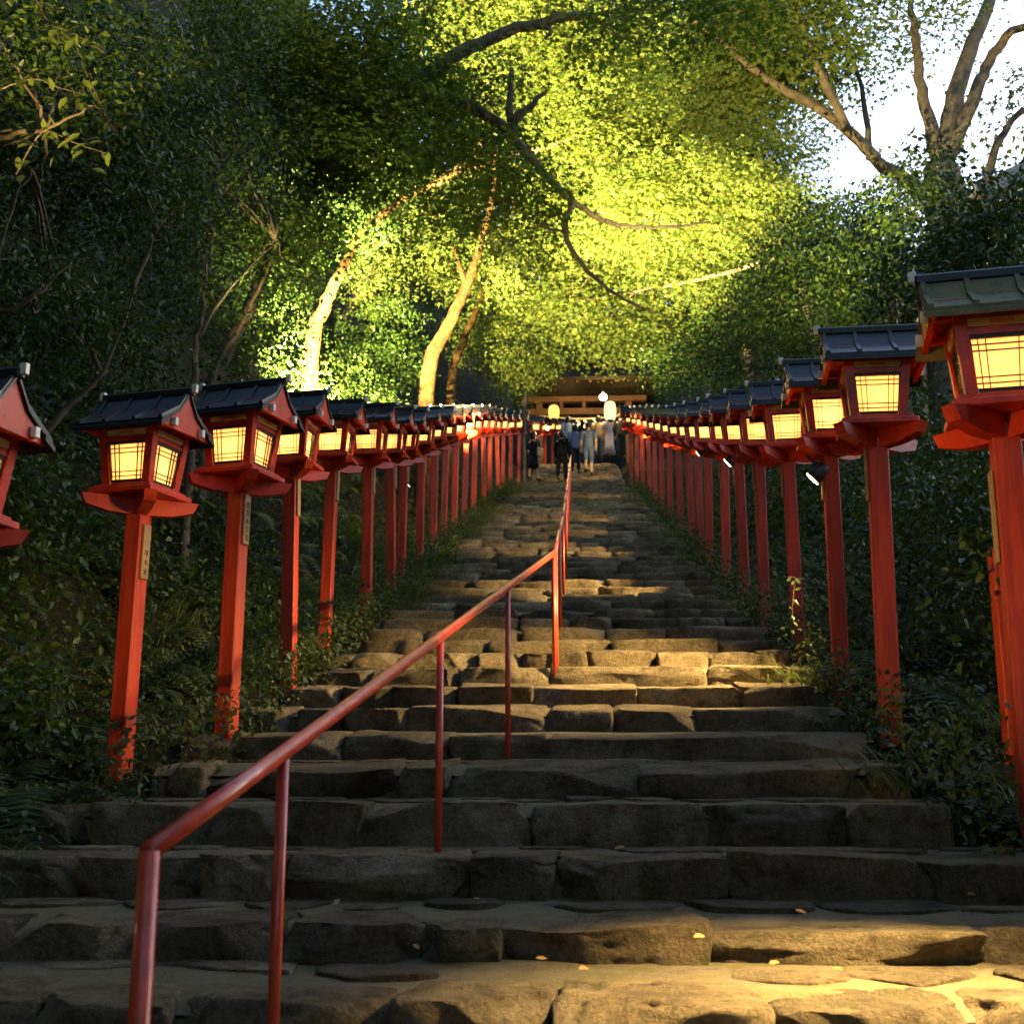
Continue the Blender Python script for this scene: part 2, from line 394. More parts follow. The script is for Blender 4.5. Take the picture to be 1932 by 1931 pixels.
# flat paving stones let into the nearest treads
nflag = 0
for k in range(-1, 5):
    y, z = EDGE[k + 6]; y2, z2 = EDGE[k + 7]
    ya, yb = y + (.40 if k > 0 else .36), y2 + .02
    x = xl(y) + .1
    while x < xr(y):
        wd = random.uniform(.2, .6)
        if random.random() < .95:
            d = (yb - ya) * random.uniform(.7, 1.0) if random.random() < .6 else (yb - ya) * .5
            me = stone_mesh(wd / 2, max(.08, d / 2), .024, 9000 + nflag, 6, 5, 8, .014, True); me.name = 'flagstone'
            o = link('flagstone', me, stairs); o.location = (x + wd / 2, ya + d / 2 + random.uniform(0, max(0, yb - ya - d)), 0); o.location.z = tread_z(k + 6, o.location.y) - .030 + random.uniform(-.007, .006); o.rotation_euler = (math.atan2(ZBASE[k + 7] - z, y2 - y), 0, random.uniform(-.3, .3)); nflag += 1
        x += wd * random.uniform(.86, 1.0) + random.uniform(0, .04)

# ------------------------------------------------------------------ lantern posts
def face_pt(side, u, v, wb, wt, hb, ht, outset=0):
    # a point on one of the four flared faces; side 0 front(-Y) 1 right(+X) 2 back 3 left
    w_ = wb + (wt - wb) * v; h_ = hb + (ht - hb) * v; a = (u - .5) * w_; r = w_ / 2 + outset
    return [Vector((a, -r, h_)), Vector((r, a, h_)), Vector((-a, r, h_)), Vector((-r, -a, h_))][side]
WB, WT, HB, HT = .245, .305, .035, .33       # box width at the foot and the head, its heights above the tray
def face_slab(mb, side, u0, u1, v0, v1, o0, o1):
    A = [face_pt(side, u, v, WB, WT, HB, HT, o0) for (u, v) in ((u0, v0), (u1, v0), (u1, v1), (u0, v1))]
    B = [face_pt(side, u, v, WB, WT, HB, HT, o1) for (u, v) in ((u0, v0), (u1, v0), (u1, v1), (u0, v1))]
    mb.hexa(A, B)
LM = {}; LP = {}
def reg(key, mb, name, m):
    LM[key] = mb.mesh(name, m)
    if mb.marks: LP[key] = [p.mesh(name, m) for p in mb.pieces()]
def lantern_meshes():
    mb = MB()      # tray
    mb.box(-.18, .18, -.18, .18, -.004, .024, None, .004); LM['tray'] = mb.mesh('tray', 'red')
    mb = MB(); mb.box(-.158, .158, -.158, .158, .024, .04, None, .003); LM['tray_rim'] = mb.mesh('tray_rim', 'red')
    mb = MB()      # boat shaped arm along x, used twice
    prof_ = [(-.275, -.028), (-.26, -.058), (-.15, -.085), (0, -.092), (.15, -.085), (.26, -.058), (.275, -.028), (.285, -.006), (-.285, -.006)]
    n = len(prof_); vs = [(x, -.03, z) for x, z in prof_] + [(x, .03, z) for x, z in prof_]
    mb.add(vs, [tuple(range(n)), tuple(range(2 * n - 1, n - 1, -1))] + [(j, j + n, (j + 1) % n + n, (j + 1) % n) for j in range(n)])
    LM['arm'] = mb.mesh('arm', 'red')
    for q in range(4):      # four corner posts
        sx, sy = ((-1, -1), (1, -1), (1, 1), (-1, 1))[q]; mb = MB(); t = .021
        cb = Vector((sx * (WB / 2 - .012), sy * (WB / 2 - .012), HB)); ct = Vector((sx * (WT / 2 - .012), sy * (WT / 2 - .012), HT + .02))
        off = [Vector((-t, -t, 0)), Vector((t, -t, 0)), Vector((t, t, 0)), Vector((-t, t, 0))]
        mb.hexa([cb + p for p in off], [ct + p for p in off]); LM['corner%d' % q] = mb.mesh('corner_post', 'red')
    for q in range(4):
        mb = MB(); mb.cut(); face_slab(mb, q, .10, .90, .0, .07, -.016, -.002); mb.cut(); face_slab(mb, q, .10, .90, .80, .995, -.02, -.006); mb.cut(); face_slab(mb, q, .10, .90, .755, .80, -.016, .002); reg('rail%d' % q, mb, 'rail', 'red')
        mb = MB(); face_slab(mb, q, .13, .87, .85, .945, -.006, .003); LM['band%d' % q] = mb.mesh('name_band', 'cream')
        mb = MB(); face_slab(mb, q, .37, .63, .875, .92, .003, .006); LM['emblem%d' % q] = mb.mesh('emblem', 'goldtrim')
        mb = MB(); face_slab(mb, q, .105, .895, .07, .755, -.022, -.0195); LM['paper%d' % q] = mb.mesh('paper_pane', 'paper')
        mb = MB(); fu, fv = .042, .045; a, b, c, d = .10, .90, .07, .755
        face_slab(mb, q, a, a + fu, c, d, -.017, -.003); face_slab(mb, q, b - fu, b, c, d, -.017, -.003); face_slab(mb, q, a + fu - .002, b - fu + .002, c, c + fv, -.017, -.004); face_slab(mb, q, a + fu - .002, b - fu + .002, d - fv, d, -.017, -.004)
        reg('frame%d' % q, mb, 'frame', 'lattice')
        mb = MB(); tu, tv = .0065, .0075; ia, ib, ic, idd = a + fu, b - fu, c + fv, d - fv
        for f in (.11, .235, .765, .89):
            u = ia + (ib - ia) * f; v = ic + (idd - ic) * f
            mb.cut(); face_slab(mb, q, u - tu, u + tu, ic, idd, -.018, -.0105); mb.cut(); face_slab(mb, q, ia, ib, v - tv, v + tv, -.0175, -.0115)
        reg('bars%d' % q, mb, 'lattice_bar', 'lattice')
        # white metal shoes at the foot and head of the corner posts
        mb = MB(); mb.cut(); face_slab(mb, q, .015, .145, -.02, .085, .0, .006); mb.cut(); face_slab(mb, q, .855, .985, -.02, .085, .0, .006); reg('shoe%d' % q, mb, 'metal_shoe', 'white')
        mb = MB(); mb.cut(); face_slab(mb, q, .02, .14, 1.0, 1.045, .0, .006); mb.cut(); face_slab(mb, q, .86, .98, 1.0, 1.045, .0, .006); reg('cap%d' % q, mb, 'metal_cap', 'white')
    # roof: ridge along x, concave slopes
    L, D, ZE, ZR = .25, .225, .327, .515
    def slope_pts(sgn):
        return [(0, ZR), (sgn * D * .34, ZR - .105), (sgn * D * .70, ZE + .035), (sgn * D, ZE - .005)]
    for nm, sg in (('slopef', -1), ('slopeb', 1)):
        mb = MB(); P = slope_pts(sg); th = .018
        for a in range(3):
            (ya, za), (yb, zb) = P[a], P[a + 1]; e = .0
            mb.hexa([(-L, ya, za), (L, ya, za), (L, yb, zb), (-L, yb, zb)], [(-L, ya, za + th), (L, ya, za + th), (L, yb, zb + th), (-L, yb, zb + th)])
        (ya, za), (yb, zb) = P[2], P[3]    # doubled eave
        mb.hexa([(-L - .006, yb - sg * .05, zb - .004 + .012), (L + .006, yb - sg * .05, zb - .004 + .012), (L + .006, yb + sg * .012, zb - .022), (-L - .006, yb + sg * .012, zb - .022)],
                [(-L - .006, yb - sg * .05, zb + .012 + .02), (L + .006, yb - sg * .05, zb + .012 + .02), (L + .006, yb + sg * .012, zb - .004), (-L - .006, yb + sg * .012, zb - .004)])
        LM[nm] = mb.mesh('roof_slope', 'roof')
        mb = MB()
        for bx in (-.235, -.085, .085, .235):
            mb.cut()
            for a in range(3):
                (ya, za), (yb, zb) = P[a], P[a + 1]
                mb.hexa([(bx - .011, ya, za + th - .003), (bx + .011, ya, za + th - .003), (bx + .011, yb, zb + th - .003), (bx - .011, yb, zb + th - .003)],
                        [(bx - .009, ya, za + th + .014), (bx + .009, ya, za + th + .014), (bx + .009, yb, zb + th + .014), (bx - .009, yb, zb + th + .014)])
        reg('batten' + nm[-1], mb, 'roof_batten', 'roof')
    mb = MB(); mb.box(-L - .012, L + .012, -.022, .022, ZR - .004, ZR + .034, None, .006); LM['ridge'] = mb.mesh('ridge', 'roof')
    for s_ in (-1, 1):
        mb = MB(); G = [(-D * .9, ZE - .012), (-D * .66, ZE + .03), (-D * .32, ZR - .108), (0, ZR - .006), (D * .32, ZR - .108), (D * .66, ZE + .03), (D * .9, ZE - .012)]
        x0, x1 = s_ * (L - .035), s_ * (L - .012); n = len(G)
        mb.add([(x0, y_, z_) for y_, z_ in G] + [(x1, y_, z_) for y_, z_ in G], [tuple(range(n)), tuple(range(2 * n - 1, n - 1, -1))] + [(j, j + n, (j + 1) % n + n, (j + 1) % n) for j in range(n)])
        LM['gable%d' % s_] = mb.mesh('gable_board', 'red')
        mb = MB()
        for yy in (-.12, .12): mb.cut(); mb.box(min(x1, s_ * (L - .15)), max(x1, s_ * (L - .15)) + 0, yy - .017, yy + .017, ZE - .004, ZE + .038)
        mb.cut(); mb.box(min(s_ * .10, x0), max(s_ * .10, x0), -.135, .135, ZE + .03, ZE + .07); reg('purlin%d' % s_, mb, 'purlin', 'red')
        mb = MB()
        for yy in (-.12, .12): mb.cut(); mb.box(s_ * L - .012, s_ * L + .012, yy - .012, yy + .012, ZE - .002, ZE + .036)
        reg('tip%d' % s_, mb, 'metal_tip', 'white')
        mb = MB(); mb.box(s_ * (L + .02) - .014, s_ * (L + .02) + .014, -.011, .011, ZR + .008, ZR + .05, None, .002); LM['peg%d' % s_] = mb.mesh('ridge_peg', 'white')
    mb = MB(); mb.box(-.155, .155, -.155, .155, HT - .004, HT + .012); LM['ceiling'] = mb.mesh('ceiling_board', 'red')
lantern_meshes()
DETAIL = [2]; LS = 1.1
def sub(nm, o, mesh):
    if mesh in LP and DETAIL[0] > 1:
        for me in LP[mesh]: c = link(nm, me, o)
        return c
    c = link(nm, LM[mesh], o)
    if mesh in LP: c['kind'] = 'stuff'
    return c
def floodlight(loc, target, label, power, spread=95, col=WARM, lens=None, blend=.6, group='floodlights among the lantern posts'):
    d = (Vector(target) - Vector(loc)).normalized(); q = d.to_track_quat('Z', 'Y')
    o = bpy.data.objects.new('floodlight', None); COL.objects.link(o); o.location = loc; o.rotation_mode = 'QUATERNION'; o.rotation_quaternion = q; o.empty_display_size = .05
    tag(o, label, 'floodlight', group)
    mb = MB(); mb.tube([(0, 0, -.13), (0, 0, -.11), (0, 0, -.04), (0, 0, .012)], [.025, .045, .058, .064], 16); mb.build('housing', 'housing', o, True)
    mb = MB(); mb.tube([(0, 0, .005), (0, 0, .017), (0, 0, .02)], [.056, .056, .045], 16); mb.build('lens', lens or 'lens', o, True)
    mb = MB(); mb.box(-.012, .012, .05, .075, -.10, -.03); mb.box(-.015, .015, .06, .16, -.09, -.07); mb.build('bracket', 'housing', o)
    ld = bpy.data.lights.new('floodlight_beam', 'SPOT'); ld.energy = power; ld.color = col; ld.spot_size = R(spread); ld.spot_blend = blend; ld.shadow_soft_size = .03
    lo = bpy.data.objects.new('floodlight_beam', ld); COL.objects.link(lo); lo.parent = o; lo.location = (0, 0, .035); lo.rotation_euler = (R(180), 0, 0)
    return o
NL = 0
def text_mesh(body, size):
    cu = bpy.data.curves.new('lettering', 'FONT'); cu.body = body; cu.size = size; cu.align_x = 'CENTER'; cu.align_y = 'CENTER'; cu.extrude = .0006; cu.space_line = 1.0
    tmp = bpy.data.objects.new('lettering', cu); COL.objects.link(tmp); dg = bpy.context.evaluated_depsgraph_get()
    me = bpy.data.meshes.new_from_object(tmp.evaluated_get(dg)); bpy.data.objects.remove(tmp); me.materials.clear(); me.materials.append(M['ink']); return me
def lantern(X, Y, ztray, rz, label, group, detail=2, roofm=None, plate=None, lit=1.0, pw=.092, LS=1.12):
    DETAIL[0] = detail
    o = thing('lantern_post', (X, Y, ztray), label, 'lantern', group, rz)
    o.rotation_euler = (R(random.gauss(0, .7)), R(random.gauss(0, .7)), rz + R(random.gauss(0, 1.2)))
    o.scale = (LS, LS, LS); zb = (gz(X, Y) - ztray - .25) / LS
    mb = MB(); h = pw / 2; mb.box(-h, h, -h, h, zb, -.03, None, .006); mb.build('post', 'redpost', o)
    for r in (45, -45):
        c = sub('arm', o, 'arm'); c.rotation_euler = (0, 0, R(r)); c.location.z = 0 if r > 0 else -.0025
    tr = sub('tray', o, 'tray'); sub('tray_rim', tr, 'tray_rim')
    for q in range(4): sub('corner_post', o, 'corner%d' % q)
    for q in range(4):
        sub('rail', o, 'rail%d' % q)
        if detail > 0 or q in (0, 1, 3):
            p = sub('paper_pane', o, 'paper%d' % q)
            if Y >= 16: p.material_slots[0].link = 'OBJECT'; p.material_slots[0].material = M['paperfar']
            sub('frame', p, 'frame%d' % q); sub('lattice_bar', p, 'bars%d' % q)
        b = sub('name_band', o, 'band%d' % q)
        if detail > 0: sub('emblem', b, 'emblem%d' % q)
        sub('metal_shoe', o, 'shoe%d' % q)
        if detail > 1: sub('metal_cap', o, 'cap%d' % q)
    for nm in ('slopef', 'slopeb'):
        me = LM[nm]
        s_ = link('roof_slope', me, o); sub('roof_batten', s_, 'batten' + nm[-1])
        if roofm:
            for ob in [s_] + list(s_.children): ob.material_slots[0].link = 'OBJECT'; ob.material_slots[0].material = M[roofm]
    sub('ridge', o, 'ridge'); sub('ceiling_board', o, 'ceiling')
    for s_ in (-1, 1): sub('gable_board', o, 'gable%d' % s_); sub('purlin', o, 'purlin%d' % s_); sub('metal_tip', o, 'tip%d' % s_); sub('ridge_peg', o, 'peg%d' % s_)
    if plate:
        side, ztop, ln, chars = plate
        mb = MB(); mb.box(-.029, .029, -.006, .006, -ln * .9, 0, None, .002); p = mb.build('name_plate', 'plate', o)
        rot = {'r': R(90), 'l': R(-90)}[side]; p.rotation_euler = (0, 0, rot); p.location = (h + .008 if side == 'r' else -h - .008, 0, ztop)
        if chars:
            n = len(chars)
            for i, ch in enumerate(chars):
                if ch == ' ': continue
                me = text_mesh(ch, .042); c = link('lettering', me, p); c.rotation_euler = (R(90), 0, 0); c.location = (0, -.0068, -ln * (.12 + .74 * (i + .5) / n))
    if lit > 0 and Y < 16:
        ld = bpy.data.lights.new('lantern_bulb', 'POINT'); ld.energy = 3.8 * lit * random.uniform(.85, 1.15); ld.color = (1, .66, .27); ld.shadow_soft_size = .03
        lo = bpy.data.objects.new('lantern_bulb', ld); COL.objects.link(lo); lo.parent = o; lo.location = (0, 0, .15); lo.scale = (1 / LS,) * 3
    return o
ORD = ['first', 'second', 'third', 'fourth', 'fifth', 'sixth', 'seventh', 'eighth', 'ninth', 'tenth', 'eleventh', 'twelfth', 'thirteenth', 'fourteenth', 'fifteenth', 'sixteenth', 'seventeenth', 'eighteenth', 'nineteenth', 'twentieth', 'twenty-first', 'twenty-second', 'twenty-third', 'twenty-fourth', 'twenty-fifth']
LEFT = [(-108, 1000, -2.5), (264, 951, -2.43), (452, 913, -2.05), (550, 890, -2.23), (628, 877, -2.31), (696, 871, -2.21), (737, 868, -2.22), (763, 862, -2.25), (795, 850, -2.2), (821, 840, -2.25), (842, 833, -2.25), (861, 828, -2.2), (881, 821, -2.25), (897, 818, -2.2), (912, 817, -2.2), (925, 817, -2.2), (937, 816, -2.15), (950, 816, -2.1), (964, 815, -1.95), (980, 814, -1.8), (1012, 818, -1.45), (1028, 817, -1.25), (1042, 815, -1.02), (1054, 815, -.82)]
LROW = []
for i, (px, py, X) in enumerate(LEFT):
    Y = y_for(px, py, X); P = at(px, py, Y); LROW.append((X, Y, P.z + .09))
    lab = {0: 'red lantern post cut off by the left edge, only its gable and tray in view', 1: 'nearest whole lantern post on the left, plain wooden name plate on its post',
           2: 'left lantern post with pale lettered plate and brightly lit orange side'}.get(i, 'red lantern post, %s of the left row counting up from the left edge' % ORD[i])
    plate = {1: ('r', -.14, .30, '  平木米'), 2: ('r', -.10, .30, '島宮木京家'), 0: None}.get(i, ('r', -.08, .30, '') if i < 9 else None)
    lantern(X, Y, P.z + .035, R({0: -12, 1: -15, 2: -14, 3: -6}.get(i, -3)), lab, 'left row of lantern posts', 2 if i < 6 else 1, None, plate, (.75, .75, 1.5, .9, 1.5, .45)[i] if i < 6 else random.choice((.6, .8, 1.1)))
RIGHT = [(2330, 730, 1.98), (1893, 797, 1.95), (1654, 823, 1.93), (1565, 845, 1.87), (1486, 858, 1.88), (1432, 856, 1.87), (1393, 852, 1.87), (1366, 849, 1.9), (1335, 845, 1.88), (1315, 841, 1.9), (1297, 837, 1.9), (1278, 832, 1.88), (1262, 827, 1.88), (1247, 823, 1.88), (1234, 818, 1.88), (1222, 814, 1.88), (1211, 811, 1.85), (1200, 807, 1.8), (1189, 804, 1.75)]
RROW = []
for i, (px, py, X) in enumerate(RIGHT):
    Y = y_for(px, py, X); P = at(px, py, Y); RROW.append((X, Y, P.z + .07))
    lab = {0: 'red lantern post just beyond the right edge of the view', 1: 'largest lantern post at the right edge with mossy brown roof', 2: 'right lantern post whose dark roof shines blue in the sky light'}.get(i, 'red lantern post, %s of the right row counting up from the right edge' % ORD[i - 1])
    plate = ('l', -.2, .36, '') if i == 1 else (('l', -.08, .3, '') if i < 8 else None)
    lantern(X, Y, P.z + .03, R({0: -8, 1: -9, 2: -6}.get(i, -4)), lab, 'right row of lantern posts', 2 if i < 6 else 1, 'roofmoss' if i == 1 else None, plate, 1.5 if i < 9 else 1.0, .098 if i < 3 else .092, 1.3 if i < 3 else 1.2)
# short red post behind the nearest right lantern
pX, pY = at(1885, 1045, 6.6).x, 6.6
o = thing('red_post', (pX, pY, gz(pX, pY) - .2), 'short red timber post standing behind the rightmost lantern post', 'post')
hh = at(1885, 1045, 6.6).z - o.location.z
MB().box(-.05, .05, -.05, .05, 0, hh, None, .005).build('shaft', 'redpost', o); MB().box(-.056, .056, -.056, .056, hh - .004, hh + .02, None, .008).build('post_cap', 'red', o)

# ------------------------------------------------------------------ handrail
def stair_z(y):
    zz = EDGE[0][1]
    for i_, (a, b) in enumerate(EDGE[:-1]):
        if y >= a + .02: zz = tread_z(i_, y)
    return zz
HR = .84
raily = [(2.52, -.86), (9.35, -.172)]
def rail_x(y):
    if y < 9.35: return -.86 + (.86 - .172) * (y - 2.52) / (9.35 - 2.52)
    return -.172 + .02 * smooth(9.35, 16, y)
rt = tag(bpy.data.objects.new('handrail', None), 'red tubular steel handrail running up the middle of the steps', 'handrail'); COL.objects.link(rt); rt.location = (0, 0, 0)
pts = [Vector((rail_x(2.52), 2.52, SL * 2.52 + HR)), Vector((rail_x(9.35), 9.35, SL * 9.35 + HR))]
mb = MB(); mb.tube([pts[0] + (pts[1] - pts[0]) * t for t in np.linspace(0, 1, 12)], .0215, 16); mb.build('top_rail', 'rail', rt, True)
lp = Vector((rail_x(2.52), 2.52, 0)); mb = MB(); mb.tube([lp + Vector((0, 0, .2)), lp + Vector((0, 0, SL * 2.52 + HR + .002))], .0215, 16); mb.build('end_post', 'rail', rt, True)
ys = [9.35]
while ys[-1] < 37: ys.append(ys[-1] + 2.3)
for a, b in zip(ys[:-1], ys[1:]):
    A = Vector((rail_x(a), a + .015, prof(a) + HR)); B = Vector((rail_x(b), b - .015, prof(b) + HR)); MB().tube([A, A.lerp(B, .5), B], .020, 14).build('top_rail', 'rail', rt, True)
for y in [3.3, 5.25, 7.08, 9.3] + [14.15 - 2.3, 14.15] + [14.15 + 2.3 * k for k in range(1, 10)] + [9.9]:
    x = rail_x(y); zt = prof(y) + HR - .01; MB().tube([(x, y, stair_z(y) - .12), (x, y, zt)], .0155 if y != 3.3 else .0165, 12).build('rail_post', 'rail', rt, True)

# ------------------------------------------------------------------ floodlights on the posts
def on_post(row, i, dz, tgt, label, power, spread, dx=-.12, **kw):
    X, Y, Z = row[i]; loc = (X + dx, Y - .02, Z + dz); return floodlight(loc, tgt, label, power, spread, **kw)
def stair_pt(x, y): return (x, y, prof(y))
on_post(RROW, 0, -.1, stair_pt(.95, 3.65), 'floodlight on the lantern post beyond the right edge lighting the lowest steps', 820, 62, blend=1.0)
on_post(RROW, 0, -.2, (-2.2, 6.6, prof(6.6) + .75), 'floodlight beyond the right edge aimed at the nearest left lantern post', 150, 22, blend=1.0)
floodlight((-2.55, 3.0, 2.4), (1.95, 6.4, 2.75), 'floodlight beyond the left edge aimed at the nearest right lantern posts', 130, 30, blend=1.0)
on_post(RROW, 3, -.30, (.35, 9.35, prof(9.35)), 'white floodlight between the third and fourth posts of the right row', 300, 104, -.13, blend=.9)
on_post(RROW, 6, -.2, stair_pt(.2, 14.5), 'floodlight on the sixth post of the right row', 220, 46)
on_post(RROW, 8, -.14, stair_pt(-.2, 18.6), 'small white floodlight low on the eighth post of the right row', 150, 42, -.12)
on_post(RROW, 10, -.06, stair_pt(-1.2, 22.0), 'broad white floodlight under the tenth tray of the right row', 60, 60, -.14)
on_post(RROW, 11, -.09, stair_pt(-.6, 25.2), 'small white floodlight left of the broad one on the right row', 100, 42)
on_post(RROW, 14, -.09, stair_pt(-.8, 33.5), 'floodlight on the right row near the climbing people', 60, 55, -.16)
on_post(RROW, 18, -.1, stair_pt(-.2, 41), 'farthest floodlight of the right row, beside the gate', 45, 70, -.2)
floodlight(at(1033, 808, 40), (-2.0, 33.5, prof(33.5) + .2), 'small floodlight left of the climbing people shining down the grassy edge', 90, 60)
# floodlights throwing light up into the trees
def tree_flood(X, Y, tgt, label, power, spread, up=.35):
    return floodlight((X, Y, gz(X, Y) + up), tgt, label, power, spread, blend=.8, col=(1.0, .80, .33), group='floodlights aimed up into the trees')
TF = [(-5.0, 20.2, at(850, 400, 28), 'floodlight behind the left lanterns aimed up at the pale leaning trunks', 5000, 76),
      (-4.4, 18.0, at(1020, 120, 25), 'floodlight behind the left lanterns aimed at the canopy over the steps', 30000, 84),
      (-3.3, 23.4, at(1290, 340, 25.5), 'floodlight behind the left lanterns aimed across at the hanging maple boughs', 13000, 58, .5),
      (-3.1, 11.2, at(800, 190, 14), 'added fill light behind the fourth left lantern aimed at the dark hanging boughs', 150, 95, 2.2),  # fill lamp added to lift the dark leaves of the near maple
      (2.2, 13.2, at(1450, 90, 16.5), 'added fill light above the right lanterns aimed at the forked maple', 1100, 85, 2.4)]  # extra lamp added to brighten the upper right leaves
floodlight((-2.75, 4.9, 3.2), at(110, 130, 7.4), 'floodlight beyond the left edge aimed up at the lit leaf tips', 900, 24, blend=.9, group='floodlights aimed up into the trees')
for a in TF: tree_flood(*a)

# ------------------------------------------------------------------ foliage
def tpl_maple():
    v = np.array([(0, 0, 0), (.50, -.62, -.06), (.46, -.18, .0), (1.0, 0, -.10), (.46, .18, .0), (.50, .62, -.06)]); f = np.array([(0, 1, 2), (0, 2, 3), (0, 3, 4), (0, 4, 5)]); return v, f
def tpl_oval():
    v = np.array([(0, 0, 0), (.33, -.25, .05), (.72, -.19, .04), (1, 0, -.05), (.72, .19, .04), (.33, .25, .05)]); f = np.array([(0, 1, 2), (0, 2, 3), (0, 3, 4), (0, 4, 5)]); return v, f
def tpl_kite():
    v = np.array([(0, 0, 0), (.42, -.28, .04), (1, 0, -.04), (.42, .28, .04)]); f = np.array([(0, 1, 2), (0, 2, 3)]); return v, f
def tpl_needle():
    v = np.array([(0, 0, 0), (.5, -.09, 0), (1, 0, -.1), (.5, .09, 0)]); f = np.array([(0, 1, 2), (0, 2, 3)]); return v, f
TPL = dict(maple=tpl_maple(), oval=tpl_oval(), kite=tpl_kite(), needle=tpl_needle())
def place_leaves(P, D, Nn, size, tpl):
    v, f = TPL[tpl]; k = len(v); D = D / np.linalg.norm(D, axis=1, keepdims=True)
    B = np.cross(Nn, D); B /= np.linalg.norm(B, axis=1, keepdims=True) + 1e-9; C = np.cross(D, B)
    V = P[:, None, :] + size[:, None, None] * (v[None, :, 0:1] * D[:, None, :] + v[None, :, 1:2] * B[:, None, :] + v[None, :, 2:3] * C[:, None, :])
    Fi = f[None, :, :] + (np.arange(len(P)) * k)[:, None, None]
    return V.reshape(-1, 3), Fi.reshape(-1, 3)
def sprays(c, r, n, m, sr, ls, tilt=.25, jit=.5, shell=.55, thick=.05, droop=.25):
    u = RNG.normal(size=(n, 3)); u /= np.linalg.norm(u, axis=1, keepdims=True); rad = RNG.uniform(shell ** 3, 1, size=(n, 1)) ** (1 / 3)
    C = np.array(c) + u * rad * np.array(r)
    Nn = np.tile([0, 0, 1.0], (n, 1)) + RNG.normal(size=(n, 3)) * tilt + u * np.array([.35, .35, 0]); Nn /= np.linalg.norm(Nn, axis=1, keepdims=True)
    A = np.cross(Nn, RNG.normal(size=(n, 3))); A /= np.linalg.norm(A, axis=1, keepdims=True); Bv = np.cross(Nn, A)
    th = RNG.uniform(0, 2 * np.pi, (n, m)); q = np.sqrt(RNG.uniform(0, 1, (n, m))) * sr * RNG.uniform(.6, 1.3, (n, 1))
    el = RNG.uniform(.45, 1, (n, 1))
    rd = A[:, None, :] * np.cos(th)[..., None] + Bv[:, None, :] * (np.sin(th) * el)[..., None]
    P = C[:, None, :] + rd * q[..., None] + Nn[:, None, :] * RNG.normal(size=(n, m, 1)) * thick
    P[..., 2] -= droop * (q ** 2) / max(sr, .01)
    D = rd + RNG.normal(size=(n, m, 3)) * .5; D[..., 2] -= .3; LN = Nn[:, None, :] + RNG.normal(size=(n, m, 3)) * jit
    size = ls * RNG.uniform(.6, 1.3, (n, m))
    return P.reshape(-1, 3), D.reshape(-1, 3), LN.reshape(-1, 3), size.ravel()
def crown(name, blobs, tpl, m, parent, **kw):
    Ps = [sprays(c, r, n, kw.get('nl', 26), kw.get('sr', .38), kw.get('ls', .062), kw.get('tilt', .25), kw.get('jit', .5), kw.get('shell', .35), kw.get('thick', .05), kw.get('droop', .25)) for c, r, n in blobs]
    P, D, Ln, sz = [np.concatenate(x) for x in zip(*Ps)]
    V, Fc = place_leaves(P, D, Ln, sz, tpl); return link(name, npmesh(name, V, Fc, m), parent)
def blob(px, py, Y, rx, ry, rY, n):
    c = at(px, py, Y); k = Y / FPX; return ((c.x, c.y, c.z), (rx * k, rY, ry * k), n)
def curve(pts, sub_=5):
    P = [Vector(p) for p in pts]; out = []
    for i in range(len(P) - 1):
        p0 = P[max(i - 1, 0)]; p1 = P[i]; p2 = P[i + 1]; p3 = P[min(i + 2, len(P) - 1)]
        for s_ in range(sub_):
            t = s_ / sub_; out.append(.5 * ((2 * p1) + (-p0 + p2) * t + (2 * p0 - 5 * p1 + 4 * p2 - p3) * t * t + (-p0 + 3 * p1 - 3 * p2 + p3) * t ** 3))
    out.append(P[-1]); return out
def limb(mb, pts, r0, r1, n=9, wob=.02):
    C = curve(pts); k = len(C); C = [c + Vector((random.uniform(-1, 1), random.uniform(-1, 1), random.uniform(-1, 1))) * wob * (1 if 0 < i < k - 1 else 0) for i, c in enumerate(C)]
    mb.tube(C, [r0 + (r1 - r0) * (i / (k - 1)) for i in range(k)], n)
def pxs(L, Y=None): return [at(p[0], p[1], p[2] if len(p) > 2 else Y) for p in L]
def tree(name, label, trunk, branches, blobs, tpl, m, r0, r1, twigs=True, group=None, bark='bark', **kw):
    """trunk: list of (px,py,Y); branches: list of (pts, r0, r1)"""
    P = pxs(trunk); base = P[0].copy(); g = gz(base.x, base.y); low = Vector((base.x - (P[1].x - base.x) * .15, base.y, min(g, base.z) - .3))
    root = thing(name, low, label, 'tree', group)
    loc = lambda L: [p - low for p in L]
    mb = MB(); limb(mb, loc([low] + P), r0 * 1.15, r1, 12, .02); mb.build('trunk', bark, root, True)
    ends = [P[-1]]
    for pts, a, b in branches:
        B = pxs(pts); mb = MB(); limb(mb, loc(B), a, b, 8, .02); mb.build('branch', bark, root, True); ends += B[1:]
    if twigs:
        mb = MB()
        for c, r, n in blobs:
            c = Vector(c); e = min(ends, key=lambda q: (q - c).length)
            for t in range(3):
                q = c + Vector((random.uniform(-.6, .6) * r[0], random.uniform(-.6, .6) * r[1], random.uniform(-.4, .3) * r[2])); mid = e.lerp(q, .5) + Vector((0, 0, -.1 * (q - e).length * random.uniform(-.5, 1)))
                limb(mb, loc([e, mid, q]), .014, .004, 5, .02)
        tag(mb.build('twigs', 'bark', root, True), kind='stuff')
    bl = [((c[0] - low.x, c[1] - low.y, c[2] - low.z), r, n) for c, r, n in blobs]
    crown('crown', bl, tpl, m, root, **kw); return root

